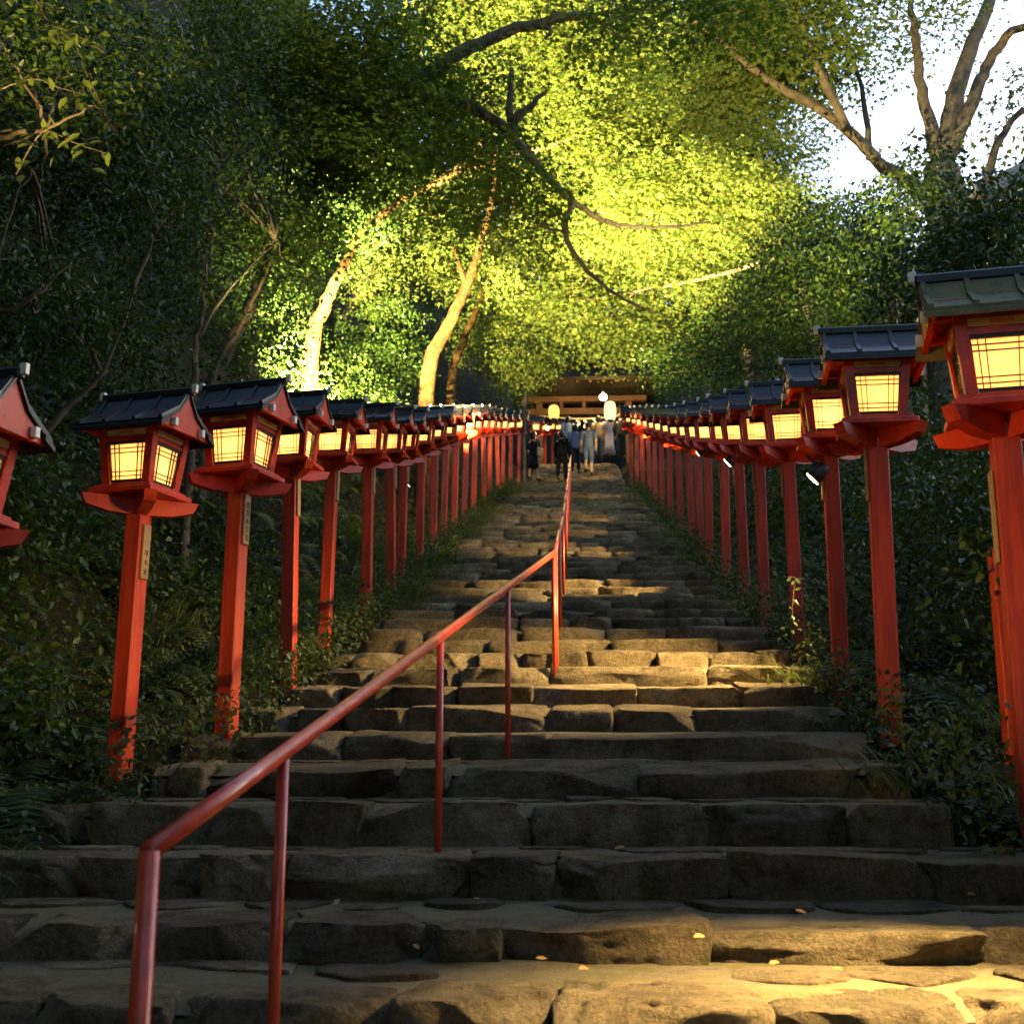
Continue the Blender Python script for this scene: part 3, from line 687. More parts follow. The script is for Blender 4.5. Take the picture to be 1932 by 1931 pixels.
# --- the big maple on the right, against the sky
B = [blob(1480, 60, 16, 130, 55, 2.0, 75), blob(1620, 45, 17, 130, 55, 2.0, 58), blob(1790, 20, 17, 90, 40, 1.5, 14), blob(1520, 210, 19, 50, 50, 1.5, 14),
     blob(1915, 205, 15, 40, 18, 1, 8), blob(1380, 70, 16, 120, 70, 2, 60), blob(1420, 180, 18, 110, 60, 2, 55)]
tree('maple_tree', 'tall maple on the right with forked trunks rising against the bright sky', [(1782, 560, 17), (1790, 400, 17), (1775, 320, 17)],
     [([(1775, 330, 17), (1755, 240, 17), (1735, 150, 17), (1722, 40, 17), (1715, -30, 17)], .13, .03), ([(1778, 320, 17), (1800, 200, 17), (1830, 100, 17.2), (1870, -10, 17.5)], .17, .09), ([(1776, 330, 17), (1835, 190, 16.8), (1860, 130, 16.7), (1900, 70, 16.5), (1960, 40, 16)], .12, .05),
      ([(1660, 310, 17.5), (1600, 240, 17), (1535, 110, 16.5), (1500, -10, 16)], .09, .04), ([(1655, 300, 17.5), (1560, 215, 17), (1440, 145, 16.5), (1380, 95, 16), (1310, 40, 15)], .09, .025), ([(1640, 300, 18), (1632, 200, 18), (1610, 110, 18), (1590, 20, 18)], .06, .012),
      ([(1840, 400, 15), (1870, 310, 15), (1900, 240, 15), (1960, 190, 15)], .07, .035), ([(1660, 310, 17.5), (1720, 350, 17.2), (1782, 420, 17)], .1, .12)], B, 'maple', 'maple', .3, .26, nl=62, sr=.75, ls=.085, tilt=.16, jit=.3, thick=.025, droop=.18)
# --- maple whose dark limbs hang over the steps
B = [blob(740, 90, 13, 190, 90, 1.5, 60), blob(900, 200, 14, 130, 80, 1.5, 45), blob(720, 250, 13.5, 190, 70, 1.2, 55), blob(930, 320, 14, 130, 50, 1, 35), blob(820, 390, 15, 130, 35, 1, 22), blob(620, 170, 13, 110, 110, 1.5, 45), blob(1000, 430, 15, 70, 40, 1, 12), blob(1180, 60, 13, 120, 50, 1.2, 22), blob(620, 60, 12, 160, 60, 1.5, 40), blob(1330, 20, 12, 120, 40, 1.2, 20), blob(560, 430, 13, 90, 70, .8, 34), blob(640, 280, 12.8, 80, 60, .8, 30)]
tree('maple_tree', 'maple leaning from the left bank with dark limbs hanging across the steps', [(395, 745, 13.6), (460, 600, 13.6), (600, 330, 13.5), (760, 170, 13.5)],
     [([(760, 170, 13.5), (880, 95, 13.5), (1000, 48, 13.5), (1110, 28, 13.5)], .10, .05), ([(1005, 48, 13.5), (1035, 55, 13.5), (1030, 75, 13.5)], .045, .02), ([(760, 175, 13.5), (870, 190, 14), (960, 250, 14), (1010, 310, 14.5), (1080, 380, 15)], .08, .05),
      ([(968, 255, 14), (962, 200, 14), (965, 130, 14)], .06, .03), ([(965, 235, 14), (1000, 200, 14), (1030, 172, 14)], .07, .02), ([(1080, 380, 15), (1068, 440, 15), (1100, 500, 15), (1160, 555, 15), (1235, 590, 15)], .045, .012), ([(1080, 380, 15), (1150, 420, 15.5), (1230, 430, 16), (1340, 420, 17)], .045, .015)],
     B, 'maple', 'mapledark', .075, .075, nl=60, sr=.62, ls=.072, tilt=.15, jit=.3, thick=.022, droop=.18)
# --- floodlit maples over the steps
B = [blob(1010, 60, 24, 130, 70, 2, 123), blob(1080, 180, 25, 120, 80, 2, 123), blob(1180, 120, 25, 120, 80, 2, 114), blob(1000, 250, 26, 90, 50, 2, 57), blob(1250, 260, 26, 130, 70, 2, 114), blob(900, 40, 23, 90, 50, 2, 66), blob(1330, 150, 25, 110, 80, 2, 95), blob(1110, 330, 26, 100, 50, 2, 66)]
tree('maple_tree', 'floodlit yellow-green maple high over the middle of the steps', [(600, 700, 30), (720, 480, 29), (880, 300, 27), (1010, 200, 25.5)],
     [([(880, 300, 27), (1060, 270, 25.5), (1180, 190, 25)], .08, .03), ([(900, 290, 26.8), (920, 150, 25), (930, 40, 24)], .07, .03), ([(1010, 200, 25.5), (1040, 110, 25), (1100, 20, 24)], .08, .03)], B, 'maple', 'maple', .13, .08, nl=62, sr=1.0, ls=.105, tilt=.15, jit=.28, thick=.03, droop=.15)
B = [blob(1290, 340, 24, 150, 40, 1.5, 104), blob(1400, 380, 25, 120, 45, 1.5, 104), blob(1200, 400, 25, 120, 40, 1.5, 76), blob(1330, 440, 26, 130, 40, 1.5, 76), blob(1130, 470, 27, 110, 40, 1.5, 66), blob(1250, 530, 28, 130, 50, 1.5, 76), blob(1060, 560, 28, 90, 50, 1.5, 57), blob(1150, 620, 30, 120, 50, 2, 66), blob(1430, 300, 26, 90, 60, 1.5, 66), blob(1060, 400, 27, 80, 50, 1.5, 47)]
tree('maple_tree', 'maple with pale layered boughs glowing above the right lantern row', [(1560, 720, 26), (1530, 600, 26), (1490, 480, 26), (1440, 420, 26)],
     [([(1440, 420, 26), (1340, 430, 25.5), (1230, 415, 25), (1130, 400, 25)], .07, .02), ([(1440, 420, 26), (1390, 390, 25), (1320, 370, 24.5)], .05, .015), ([(1490, 480, 26), (1350, 520, 27), (1200, 550, 28), (1080, 570, 28)], .06, .015), ([(1440, 420, 26), (1430, 340, 26)], .05, .02)], B, 'maple', 'maple', .16, .09, nl=62, sr=1.0, ls=.10, tilt=.11, jit=.26, thick=.028, droop=.15)
B = [blob(px, py, 33, 130, 80, 2.5, 120) for px, py in ((870, 60), (1000, 30), (1130, 60), (1260, 30), (1390, 60), (900, 180), (1040, 170), (1180, 200), (1320, 180), (980, 320), (1120, 320), (1260, 330), (1400, 320), (1050, 450), (1190, 460), (1330, 480), (1450, 430))]
tree('maple_tree', 'tall maple standing behind the floodlit boughs', [(1420, 760, 35), (1400, 640, 34.5), (1320, 480, 34), (1200, 330, 33.5)], [([(1250, 390, 33.7), (1100, 360, 33), (960, 260, 33)], .08, .03), ([(1320, 480, 34), (1340, 330, 33), (1350, 200, 33)], .08, .03), ([(1200, 330, 33.5), (1130, 160, 33), (1060, 40, 33)], .08, .03)], B, 'maple', 'maple', .14, .09, nl=38, sr=.9, ls=.11, tilt=.25, jit=.35)
B = [blob(px, py, 40, 140, 90, 2.5, 110) for px, py in ((760, 40), (900, 0), (1040, 20), (1180, 0), (1320, 20), (1440, 30), (820, 150), (960, 120), (1100, 110), (1240, 120), (1380, 110), (880, 270), (1020, 240), (1160, 240), (1300, 250), (960, 380), (1100, 380), (1240, 390), (1380, 400), (1000, 520), (1140, 530), (1280, 540), (1420, 520), (760, 320), (820, 460))]
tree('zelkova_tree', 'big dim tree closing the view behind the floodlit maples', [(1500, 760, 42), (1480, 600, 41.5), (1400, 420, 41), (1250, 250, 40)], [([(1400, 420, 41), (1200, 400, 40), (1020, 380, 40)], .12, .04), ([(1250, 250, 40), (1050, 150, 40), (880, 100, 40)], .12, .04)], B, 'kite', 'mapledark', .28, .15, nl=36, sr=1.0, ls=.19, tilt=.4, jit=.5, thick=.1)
# --- pale trunks behind the left row, lit from below
B = [blob(860, 500, 26, 70, 60, 1.5, 90), blob(760, 450, 26, 110, 60, 2, 135), blob(940, 530, 26, 60, 30, 1, 37), blob(700, 520, 25, 80, 60, 1.5, 90), blob(830, 400, 27, 120, 50, 2, 120), blob(960, 470, 27, 70, 40, 1.5, 60)]
tree('leaning_tree', 'pale trunk leaning right behind the left lanterns, its bark glowing yellow', [(808, 705, 25), (838, 630, 25), (872, 560, 25.2), (905, 470, 25.5), (930, 360, 26), (935, 260, 26)], [([(880, 540, 25.2), (850, 460, 25.6), (800, 370, 26)], .07, .012)], B, 'oval', 'maple', .17, .035, False, bark='barkwarm', nl=22, sr=.36, ls=.085, tilt=.6, jit=.8)
B = [blob(980, 620, 30, 60, 40, 1.5, 75), blob(900, 640, 29, 60, 50, 1.5, 75), blob(960, 690, 30, 60, 30, 1.5, 75), blob(1020, 680, 31, 40, 50, 1.2, 60), blob(930, 590, 29, 50, 30, 1, 45)]
tree('leaning_tree', 'thinner pale trunk right of the thick leaning one', [(850, 735, 27), (872, 650, 27), (905, 570, 27), (945, 470, 27), (975, 370, 27)], [], B, 'oval', 'maple', .11, .025, False, bark='barkwarm', nl=22, sr=.36, ls=.08, tilt=.6, jit=.8)
B = [blob(600, 420, 22, 120, 70, 2, 135), blob(680, 360, 23, 120, 60, 2, 135), blob(560, 520, 24, 80, 60, 1.5, 90), blob(640, 640, 26, 90, 40, 1.5, 90), blob(740, 620, 26, 70, 60, 1.5, 90), blob(700, 690, 26, 120, 30, 1.2, 105)]
tree('leaning_tree', 'thick orange-lit trunk leaning left of the paler trunks', [(590, 640, 22), (612, 580, 22), (640, 520, 22), (700, 420, 22.5), (830, 340, 23), (950, 300, 23.5)], [], B, 'oval', 'ever', .15, .03, False, bark='barkwarm', nl=24, sr=.36, ls=.075, tilt=.6, jit=.8)
B = [blob(1030, 640, 38, 50, 50, 1.5, 60), blob(1000, 590, 37, 50, 40, 1.5, 60)]
tree('slender_tree', 'slender forked sapling lit yellow left of the gate', [(990, 770, 37), (1010, 700, 37), (1025, 640, 37)], [([(1010, 700, 37), (1035, 650, 37)], .04, .02)], B, 'maple', 'maple', .07, .04, nl=22, sr=.45, ls=.08)
# --- dark evergreens on the left bank
LE = [('slim camellia trunk forking beside the leftmost lantern', [(60, 900, 10), (100, 800, 10), (190, 700, 10), (250, 560, 10)], [([(190, 700, 10), (130, 560, 10), (110, 480, 10)], .025, .004), ([(250, 560, 10), (300, 430, 10.2), (420, 300, 10.5)], .024, .004)],
       [blob(120, 120, 9, 180, 120, 1.2, 150), blob(300, 160, 10, 150, 120, 1.2, 130), blob(100, 330, 9.5, 150, 110, 1.2, 120), blob(300, 380, 10, 130, 110, 1.2, 110)], .045, .008),
      ('slim dark trunk behind the second left lantern', [(365, 740, 11.5), (372, 640, 11.5), (385, 560, 11.5), (400, 430, 11.5)], [([(372, 640, 11.5), (440, 540, 11.6), (520, 450, 12)], .024, .004)],
       [blob(450, 330, 12, 130, 120, 1.3, 120), blob(430, 150, 12, 130, 130, 1.3, 130), blob(330, 520, 12, 130, 70, 1.2, 80), blob(520, 470, 13, 90, 80, 1.2, 70)], .042, .008),
      ('slim dark trunk leaning right behind the third left lantern', [(395, 735, 13), (440, 640, 13), (500, 520, 13), (540, 400, 13)], [], [blob(540, 260, 14, 110, 110, 1.4, 120), blob(480, 600, 14, 100, 60, 1.2, 70), blob(560, 420, 15, 80, 80, 1.2, 60), blob(480, 60, 13, 120, 80, 1.3, 110)], .042, .008),
      ('dark evergreen at the upper left corner with sunlit leaf tips', [(-60, 800, 8), (-30, 600, 8), (0, 450, 8), (60, 320, 8)], [([(-30, 600, 8), (60, 560, 8), (130, 500, 8)], .024, .004), ([(0, 260, 8), (90, 240, 8), (180, 200, 8)], .023, .004)],
       [blob(60, 560, 9, 130, 110, 1.2, 110), blob(-20, 300, 8.5, 90, 160, 1, 80), blob(200, 640, 10.5, 160, 60, 1.1, 90), blob(20, 60, 8, 120, 90, 1, 70)], .025, .004)]
for lab, tr_, br, bl, r0, r1 in LE: tree('evergreen_tree', lab, tr_, br, bl, 'oval', 'ever', r0, r1, True, 'dark evergreens on the left bank', nl=24, sr=.30, ls=.062, tilt=.7, jit=.9, thick=.1, shell=.1)
# --- dark evergreens on the right
RE = [('dark conifer behind the right lanterns below the forked maple', [(1700, 700, 17), (1690, 550, 17), (1680, 420, 17)], [blob(1560, 470, 17, 130, 90, 1.5, 130), blob(1700, 440, 17, 130, 90, 1.5, 130), blob(1620, 560, 17, 170, 80, 1.5, 130), blob(1480, 580, 18, 100, 80, 1.5, 90), blob(1540, 470, 21, 130, 80, 1.5, 190), blob(1450, 540, 22, 100, 90, 1.5, 130), blob(1660, 430, 20, 130, 60, 1.5, 150)]),
      ('dark evergreen above the mossy roofed lantern at the right edge', [(1860, 700, 12), (1850, 550, 12), (1840, 430, 12)], [blob(1850, 440, 12, 120, 80, 1.2, 120), blob(1780, 540, 12, 140, 70, 1.2, 110), blob(1900, 560, 11, 120, 80, 1.2, 100), blob(1720, 350, 14, 60, 50, 1, 50), blob(1930, 420, 11, 70, 60, 1, 50)]),
      ('dark evergreen filling the space above the middle right lanterns', [(1440, 780, 22), (1430, 700, 22), (1420, 640, 22)], [blob(1400, 660, 22, 110, 60, 1.5, 110), blob(1300, 690, 24, 100, 40, 1.5, 70), blob(1500, 680, 20, 80, 50, 1.5, 70), blob(1380, 590, 23, 90, 50, 1.5, 70)])]
for lab, tr_, bl in RE: tree('evergreen_tree', lab, tr_, [], bl, 'oval', 'ever', .12, .06, True, 'dark evergreens on the right', nl=24, sr=.34, ls=.075, tilt=.7, jit=.9, thick=.1, shell=.1)
# --- trees round and beyond the gate
GT = [('shadowy tree standing behind the gate roof', [(1200, 800, 52), (1200, 720, 52), (1190, 640, 52)], [blob(1150, 680, 52, 100, 50, 3, 90), blob(1250, 660, 50, 100, 60, 3, 100), blob(1080, 640, 52, 70, 60, 3, 60)]),
      ('tall tree beyond the gate filling the left of the view up the steps', [(1000, 800, 56), (990, 600, 56), (980, 420, 56)], [blob(960, 640, 56, 130, 80, 3, 150), blob(900, 460, 56, 150, 110, 3, 190), blob(1050, 480, 56, 130, 90, 3, 150), blob(780, 600, 54, 120, 110, 3, 150)]),
      ('tall tree beyond the gate filling the right of the view up the steps', [(1330, 800, 56), (1330, 620, 56), (1320, 420, 56)], [blob(1330, 560, 56, 150, 90, 3, 180), blob(1250, 400, 56, 150, 100, 3, 180), blob(1450, 440, 54, 120, 100, 3, 120)]),
      ('distant tall tree high behind the floodlit canopy', [(1100, 500, 60), (1100, 300, 60), (1090, 150, 60)], [blob(1000, 240, 60, 200, 120, 3, 240), blob(1180, 200, 60, 160, 130, 3, 180), blob(1000, 60, 60, 220, 90, 3, 200), blob(820, 240, 58, 160, 140, 3, 200), blob(1230, 40, 58, 150, 70, 3, 120)])]
for lab, tr_, bl in GT: tree('broadleaf_tree', lab, tr_, [], bl, 'kite', 'mapledark', .3, .15, False, 'trees beyond the gate', nl=30, sr=.8, ls=.17, tilt=.5, jit=.8, thick=.2, shell=.1)

# ------------------------------------------------------------------ undergrowth (ferns, grass, creeping leaves): uncountable ground cover
def fern_geo(n_ferns, sampler, ln=(.3, .6)):
    Vs, Fs, off = [], [], 0
    for k in range(n_ferns):
        b = sampler(); nf = random.randint(5, 8); L0 = random.uniform(*ln)
        for f in range(nf):
            az = random.uniform(0, 2 * math.pi); L = L0 * random.uniform(.7, 1.15); d = np.array([math.cos(az), math.sin(az), 0]); sd_ = np.array([-d[1], d[0], 0]); lift = random.uniform(.5, 1.1)
            nl = 19; pos = []
            for j in range(nl + 1):
                t = j / nl; pos.append(np.array(b) + d * L * t * .9 + np.array([0, 0, L * (lift * t - (lift + .25) * t * t)]))
            for j in range(1, nl):
                t = j / nl; wl = L * .26 * math.sin(math.pi * min(1, t * .85 + .12)) ; fw = (pos[j + 1] - pos[j]) * .7
                for sg in (-1, 1):
                    tip = pos[j] + sd_ * sg * wl + fw * .9 + np.array([0, 0, -.12 * wl])
                    Vs += [pos[j], pos[j] + fw, tip]; Fs.append((off, off + 1, off + 2)); off += 3
    return np.array(Vs), np.array(Fs)
def samp(x0, x1, y0, y1, up=0.0):
    def f():
        x = random.uniform(x0, x1); y = random.uniform(y0, y1); return (x, y, gz(x, y) - .1 + random.uniform(0, up))
    return f
V1, F1 = fern_geo(620, samp(-7, -2.55, 4, 14), (.22, .5)); V2, F2 = fern_geo(150, samp(-4.5, -2.3, 12, 34)); V3, F3 = fern_geo(170, samp(2.1, 5, 4, 26)); 
Vv = np.concatenate([V1, V2, V3]); Ff = np.concatenate([F1, F2 + len(V1), F3 + len(V1) + len(V2)])
tag(link('ferns', npmesh('ferns', Vv, Ff, 'fern')), 'ferns covering the banks behind the lantern posts', 'fern', None, 'stuff')
# grass blades arching out over the step edges
def blades(n, sampler, ln, lean=None):
    Vs, Fs, off = [], [], 0
    for k in range(n):
        b = np.array(sampler()); L = random.uniform(*ln); az = random.uniform(0, 2 * math.pi); d = np.array([math.cos(az), math.sin(az), 0.])
        if lean is not None: d = d * .6 + np.array(lean); d /= np.linalg.norm(d)
        s_ = np.array([-d[1], d[0], 0]) * random.uniform(.004, .008); arch = random.uniform(.6, 1.3); seg = 5
        for j in range(seg + 1):
            t = j / seg; p = b + d * L * .75 * t ** 1.4 + np.array([0, 0, L * (arch * t - arch * .8 * t * t)]); ww = s_ * (1 - t ** 2 * .95); Vs += [p - ww, p + ww]
        for j in range(seg): a = off + 2 * j; Fs += [(a, a + 1, a + 3), (a, a + 3, a + 2)]
        off += 2 * (seg + 1)
    return np.array(Vs), np.array(Fs)
def clump(x0, x1, y0, y1, ncl, spread=.12):
    cl = [(random.uniform(x0, x1), random.uniform(y0, y1)) for _ in range(ncl)]
    def f():
        c = random.choice(cl); x = c[0] + random.gauss(0, spread); y = c[1] + random.gauss(0, spread); return (x, y, gz(x, y) - .12)
    return f
parts = [blades(1500, clump(-3.4, -2.15, 9, 20, 40), (.35, .85), (.7, -.4, 0)), blades(2600, clump(-2.7, -1.75, 12, 37, 90), (.35, .85), (.7, -.3, 0)), blades(500, clump(-4, -2.3, 4.5, 9, 20), (.2, .5)), blades(1500, clump(1.5, 2.5, 6, 34, 60), (.2, .55), (-.5, -.3, 0))]
off = 0; VV, FF = [], []
for v_, f_ in parts: VV.append(v_); FF.append(f_ + off); off += len(v_)
tag(link('grass', npmesh('grass', np.concatenate(VV), np.concatenate(FF), 'grass')), 'long arching grass blades along the edges of the steps', 'grass', None, 'stuff')
# creeping leaves over both banks and along the step edges
def carpet(n, sampler, ls, up):
    P = np.array([sampler() for _ in range(n)]); P[:, 2] += RNG.uniform(0, 1, n) ** 1.5 * up
    D = RNG.normal(size=(n, 3)); Nn = np.array([0, -.35, 1.0]) + RNG.normal(size=(n, 3)) * .5; return P, D, Nn, ls * RNG.uniform(.5, 1.4, n)
def edge_samp(side, y0, y1):
    def f():
        y = random.uniform(y0, y1); x = (xl(y) - abs(random.gauss(0, .22)) + .12) if side < 0 else (xr(y) + abs(random.gauss(0, .25)) - .06); return (x, y, max(gz(x, y) - .1, stair_z(y) - .1 if (xl(y) < x < xr(y)) else -9))
    return f
cp = [carpet(30000, samp(-8, -2.35, 3.5, 15), .042, .32), carpet(9000, samp(-5, -2.2, 15, 40), .06, .35), carpet(14000, edge_samp(-1, 5.8, 36), .045, .38), carpet(15000, edge_samp(1, 5.0, 36), .045, .38), carpet(12000, samp(2.0, 6, 3.5, 16), .05, .5), carpet(6000, samp(2, 5, 14, 40), .06, .5)]
P, D, Nn, sz = [np.concatenate(x) for x in zip(*cp)]; Vv, Ff = place_leaves(P, D, Nn, sz, 'kite')
tag(link('creeping_leaves', npmesh('creeping_leaves', Vv, Ff, 'fern')), 'low creeping leaves covering the banks and step edges', 'ground cover', None, 'stuff')
# dense dark bushes behind the right row and up the left bank
bb = []
for k in range(34):
    y = random.uniform(6, 34); x = random.uniform(3.0, 6.5); bb.append(((x, y, gz(x, y) + random.uniform(.3, 1.5)), (.9, .9, .8), 42))
for k in range(16):
    y = random.uniform(4.5, 12); x = random.uniform(2.6, 4.6); bb.append(((x, y, gz(x, y) + random.uniform(.2, 1.6)), (.7, .7, .8), 45))
for k in range(40):
    y = random.uniform(9, 40); x = random.uniform(-9.5, -4.2); bb.append(((x, y, gz(x, y) + random.uniform(.2, 1.4)), (1.1, 1.1, .8), 42))
bb += [blob(975, 735, 44, 40, 30, 1.2, 60), blob(1005, 720, 50, 50, 40, 1.5, 70), blob(940, 730, 46, 50, 40, 1.5, 70), blob(1230, 740, 48, 60, 40, 1.5, 80), blob(690, 440, 21.3, 60, 40, .5, 30)]
for k in range(34):
    y = random.uniform(4.2, 13); x = random.uniform(-7.5, -3.0); bb.append(((x, y, gz(x, y) + random.uniform(.0, .25)), (.6, .6, .35), 26))
tag(crown('undergrowth', bb, 'oval', 'ever', None, nl=22, sr=.3, ls=.07, tilt=.7, jit=.9, thick=.12, shell=.1), 'dark leafy undergrowth behind both lantern rows', 'undergrowth', None, 'stuff')
# the wood behind, up the slopes
bb = []
for k in range(46):
    x = random.uniform(-34, -9); y = random.uniform(6, 55); bb.append(((x, y, gz(x, y) + random.uniform(0, 8)), (2.6, 2.6, 2.4), 60))
for k in range(40):
    x = random.uniform(7, 30); y = random.uniform(16, 60); bb.append(((x, y, gz(x, y) + random.uniform(0, 4.0 if y < 28 else 7)), (2.4, 2.4, 2.0), 60))
for k in range(60):
    x = random.uniform(-28, 22); y = random.uniform(58, 85); bb.append(((x, y, gz(x, y) + random.uniform(0, 12 if x < 4 else 5)), (3.2, 3.2, 3.0), 60))
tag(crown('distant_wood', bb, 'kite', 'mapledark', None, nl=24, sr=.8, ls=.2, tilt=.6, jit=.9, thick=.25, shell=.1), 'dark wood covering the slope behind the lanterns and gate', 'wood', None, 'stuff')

bb = []  # unseen leaf masses put in overhead and behind to block sky light
for k in range(27): y = random.uniform(-10, 5); bb.append(((random.uniform(-11, -3), y, max(4.0, y * .72 + 6.2) + random.uniform(0, 5)), (3.0, 3.0, 1.5), 90))
for k in range(6): y = random.uniform(-8, 8); bb.append(((random.uniform(-3, 3), y, max(8, y * .72 + 6.0) + random.uniform(0, 3)), (3.0, 3.0, 1.5), 90))
for k in range(12): bb.append(((random.uniform(-14, 12), random.uniform(-24, -10), random.uniform(1, 11)), (3.5, 3.2, 2.8), 90))
for k in range(26): bb.append(((random.uniform(6, 13), random.uniform(-12, 5), random.uniform(0, 9)), (3.0, 3.0, 2.5), 90))
tag(crown('overhead_wood_screen', bb, 'kite', 'mapledark', None, nl=24, sr=1.0, ls=.34, tilt=.6, jit=.9, thick=.25, shell=.1), 'unseen leafy canopy of the wood over and behind the foot of the steps, added to dim the sky light', 'wood', None, 'stuff')

# ------------------------------------------------------------------ single lit sprigs and fallen leaves
def sprig(pts, label, ls, n, m='maple'):
    P = pxs(pts); root = thing('leafy_sprig', P[0], label, 'sprig', 'lit leafy sprigs'); L = [p - P[0] for p in P]
    mb = MB(); limb(mb, L, .006, .002, 5, .004); mb.build('stem', 'bark', root, True); C = curve(L)
    for k in range(n):
        c = C[int((k + 1) / (n + 1) * (len(C) - 1))] + (Vector((random.gauss(0, .06), random.gauss(0, .06), random.gauss(0, .05))) if n > 10 else Vector()); d = np.array([[random.uniform(-1, 1), random.uniform(-.5, .2), random.uniform(-.8, .2)]]); nn_ = np.array([[random.uniform(-.4, .4), -.8, .6]])
        v, f = place_leaves(np.array([[c.x, c.y, c.z]]), d, nn_, np.array([ls * random.uniform(.7, 1.2)]), 'oval'); link('leaf', npmesh('leaf', v, f, m), root)
    return root
sprig([(1560, 1145, 9.6), (1535, 1110, 9.55), (1505, 1092, 9.5), (1488, 1088, 9.45)], 'yellow lit leafy twig arching before the fourth right post', .06, 8, 'grass')
sprig([(1500, 1090, 9.5), (1497, 1130, 9.5), (1494, 1160, 9.5), (1500, 1180, 9.5)], 'hanging leafy tendril against the fourth right post', .05, 8, 'grass')
sprig([(30, 330, 7.5), (80, 250, 7.4), (140, 270, 7.3), (200, 290, 7.2)], 'lit branch tip hanging lowest at the upper left', .1, 34)
sprig([(0, 170, 7.5), (60, 150, 7.4), (110, 165, 7.3), (160, 180, 7.2)], 'lit branch tip in the middle of the upper left leaves', .1, 40)
sprig([(60, -20, 7.5), (90, 40, 7.4), (130, 60, 7.3), (200, 100, 7.2)], 'lit branch tip at the very top left', .1, 44)
sprig([(450, 150, 9.5), (470, 175, 9.4), (490, 195, 9.3), (510, 190, 9.2)], 'small lit leaf cluster amid the dark evergreens', .09, 9)
sprig([(190, 350, 8.5), (210, 362, 8.5), (225, 380, 8.4)], 'pair of lit leaves below the upper left branch tips', .08, 4)
LEAFLAB = ['pale, alone on the third tread right of the second rail post', 'on the second step below the handrail middle', 'at the left edge of the lit bottom step', 'orange, in the brightest light of the bottom step', 'right of the flat stone on the bottom step', 'against the riser in the middle of the bottom step', 'at the far right of the second step',
    'on the second step right of the middle', 'on the second step left of the second rail post', 'on the third step right of the pale leaf', 'at the right of the lit bottom step', 'on the second step near the handrail']
for k, (px, py, ky) in enumerate([(895, 1583, 2), (790, 1795, 1), (1010, 1812, 0), (1450, 1822, 0), (1110, 1830, 0), (1330, 1770, 0), (1840, 1690, 1), (1500, 1720, 1), (640, 1700, 1), (1180, 1600, 2), (1590, 1835, 0), (900, 1700, 1)]):
    y, z = EDGE[ky + 6]; p = next((at(px, py, yy) for yy in np.arange(y + .02, y + .75, .01) if at(px, py, yy).z <= tread_z(ky + 6, yy) + .012), at(px, py, y + .3)); p.z += .008
    v, f = place_leaves(np.zeros((1, 3)), RNG.normal(size=(1, 3)) * np.array([1, 1, .2]), np.array([[.2, -.5, 1.]]), np.array([random.uniform(.03, .05)]), 'oval')
    o = link('fallen_leaf', npmesh('fallen_leaf', v, f, 'dry')); o.location = p; tag(o, 'small dry leaf ' + LEAFLAB[k], 'leaf', 'dry leaves fallen on the steps')

# ------------------------------------------------------------------ gate at the head of the steps
GY = 47.0; GZ = prof(GY); gL, gR = at(1018, 860, GY).x, at(1188, 860, GY).x; gc = (gL + gR) / 2; gw = (gR - gL) / 2
zb1 = at(1100, 783, GY).z - GZ
gate = thing('shrine_gate', (gc, GY, GZ), 'roofed timber gate at the head of the steps, beam lit orange', 'gate')
for s_ in (-1, 1): MB().box(s_ * gw - .13, s_ * gw + .13, -.13, .13, -.3, zb1 + .5, None, .01).build('gate_post', 'gatewood', gate)
MB().box(-gw - .5, gw + .5, -.10, .10, zb1, zb1 + .26, None, .01).build('tie_beam', 'gatewood', gate)
MB().box(-gw - .7, gw + .7, -.15, .15, zb1 + .52, zb1 + .74, None, .01).build('lintel', 'gatewood', gate)
for k in range(5):
    x = -gw + 2 * gw * k / 4; MB().box(x - .07, x + .07, -.12, .12, zb1 + .262, zb1 + .518).build('strut', 'gatewood', gate)
rf = MB(); Lr = gw + 1.1
for sg in (-1, 1):
    P_ = [(0, zb1 + 1.9), (sg * .7, zb1 + 1.35), (sg * 1.4, zb1 + .98), (sg * 1.9, zb1 + .82)]
    for a in range(3): (ya, za), (yb, zb) = P_[a], P_[a + 1]; rf.hexa([(-Lr, ya, za), (Lr, ya, za), (Lr, yb, zb), (-Lr, yb, zb)], [(-Lr, ya, za + .14), (Lr, ya, za + .14), (Lr, yb, zb + .14), (-Lr, yb, zb + .14)])
rf.build('roof', 'thatch', gate); MB().box(-Lr - .05, Lr + .05, -.14, .14, zb1 + 1.95, zb1 + 2.22, None, .03).build('ridge', 'thatch', gate)
for k in range(12):
    x = -Lr + .15 + (2 * Lr - .3) * k / 11
    MB().hexa([(x - .04, -1.85, zb1 + .74), (x + .04, -1.85, zb1 + .74), (x + .04, 0, zb1 + 1.5), (x - .04, 0, zb1 + 1.5)], [(x - .04, -1.85, zb1 + .81), (x + .04, -1.85, zb1 + .81), (x + .04, 0, zb1 + 1.6), (x - .04, 0, zb1 + 1.6)]).build('rafter', 'gatewood', gate)
rope = thing('sacred_rope', (gc, GY - .2, GZ + zb1 - .06), 'straw rope with white zigzag paper streamers hung from the gate beam', 'rope')
MB().tube([(-gw + 2 * gw * t, 0, -.16 * math.sin(math.pi * t)) for t in np.linspace(0, 1, 13)], [.02 + .02 * math.sin(math.pi * t) for t in np.linspace(0, 1, 13)], 8).build('rope_strand', 'cream', rope, True)
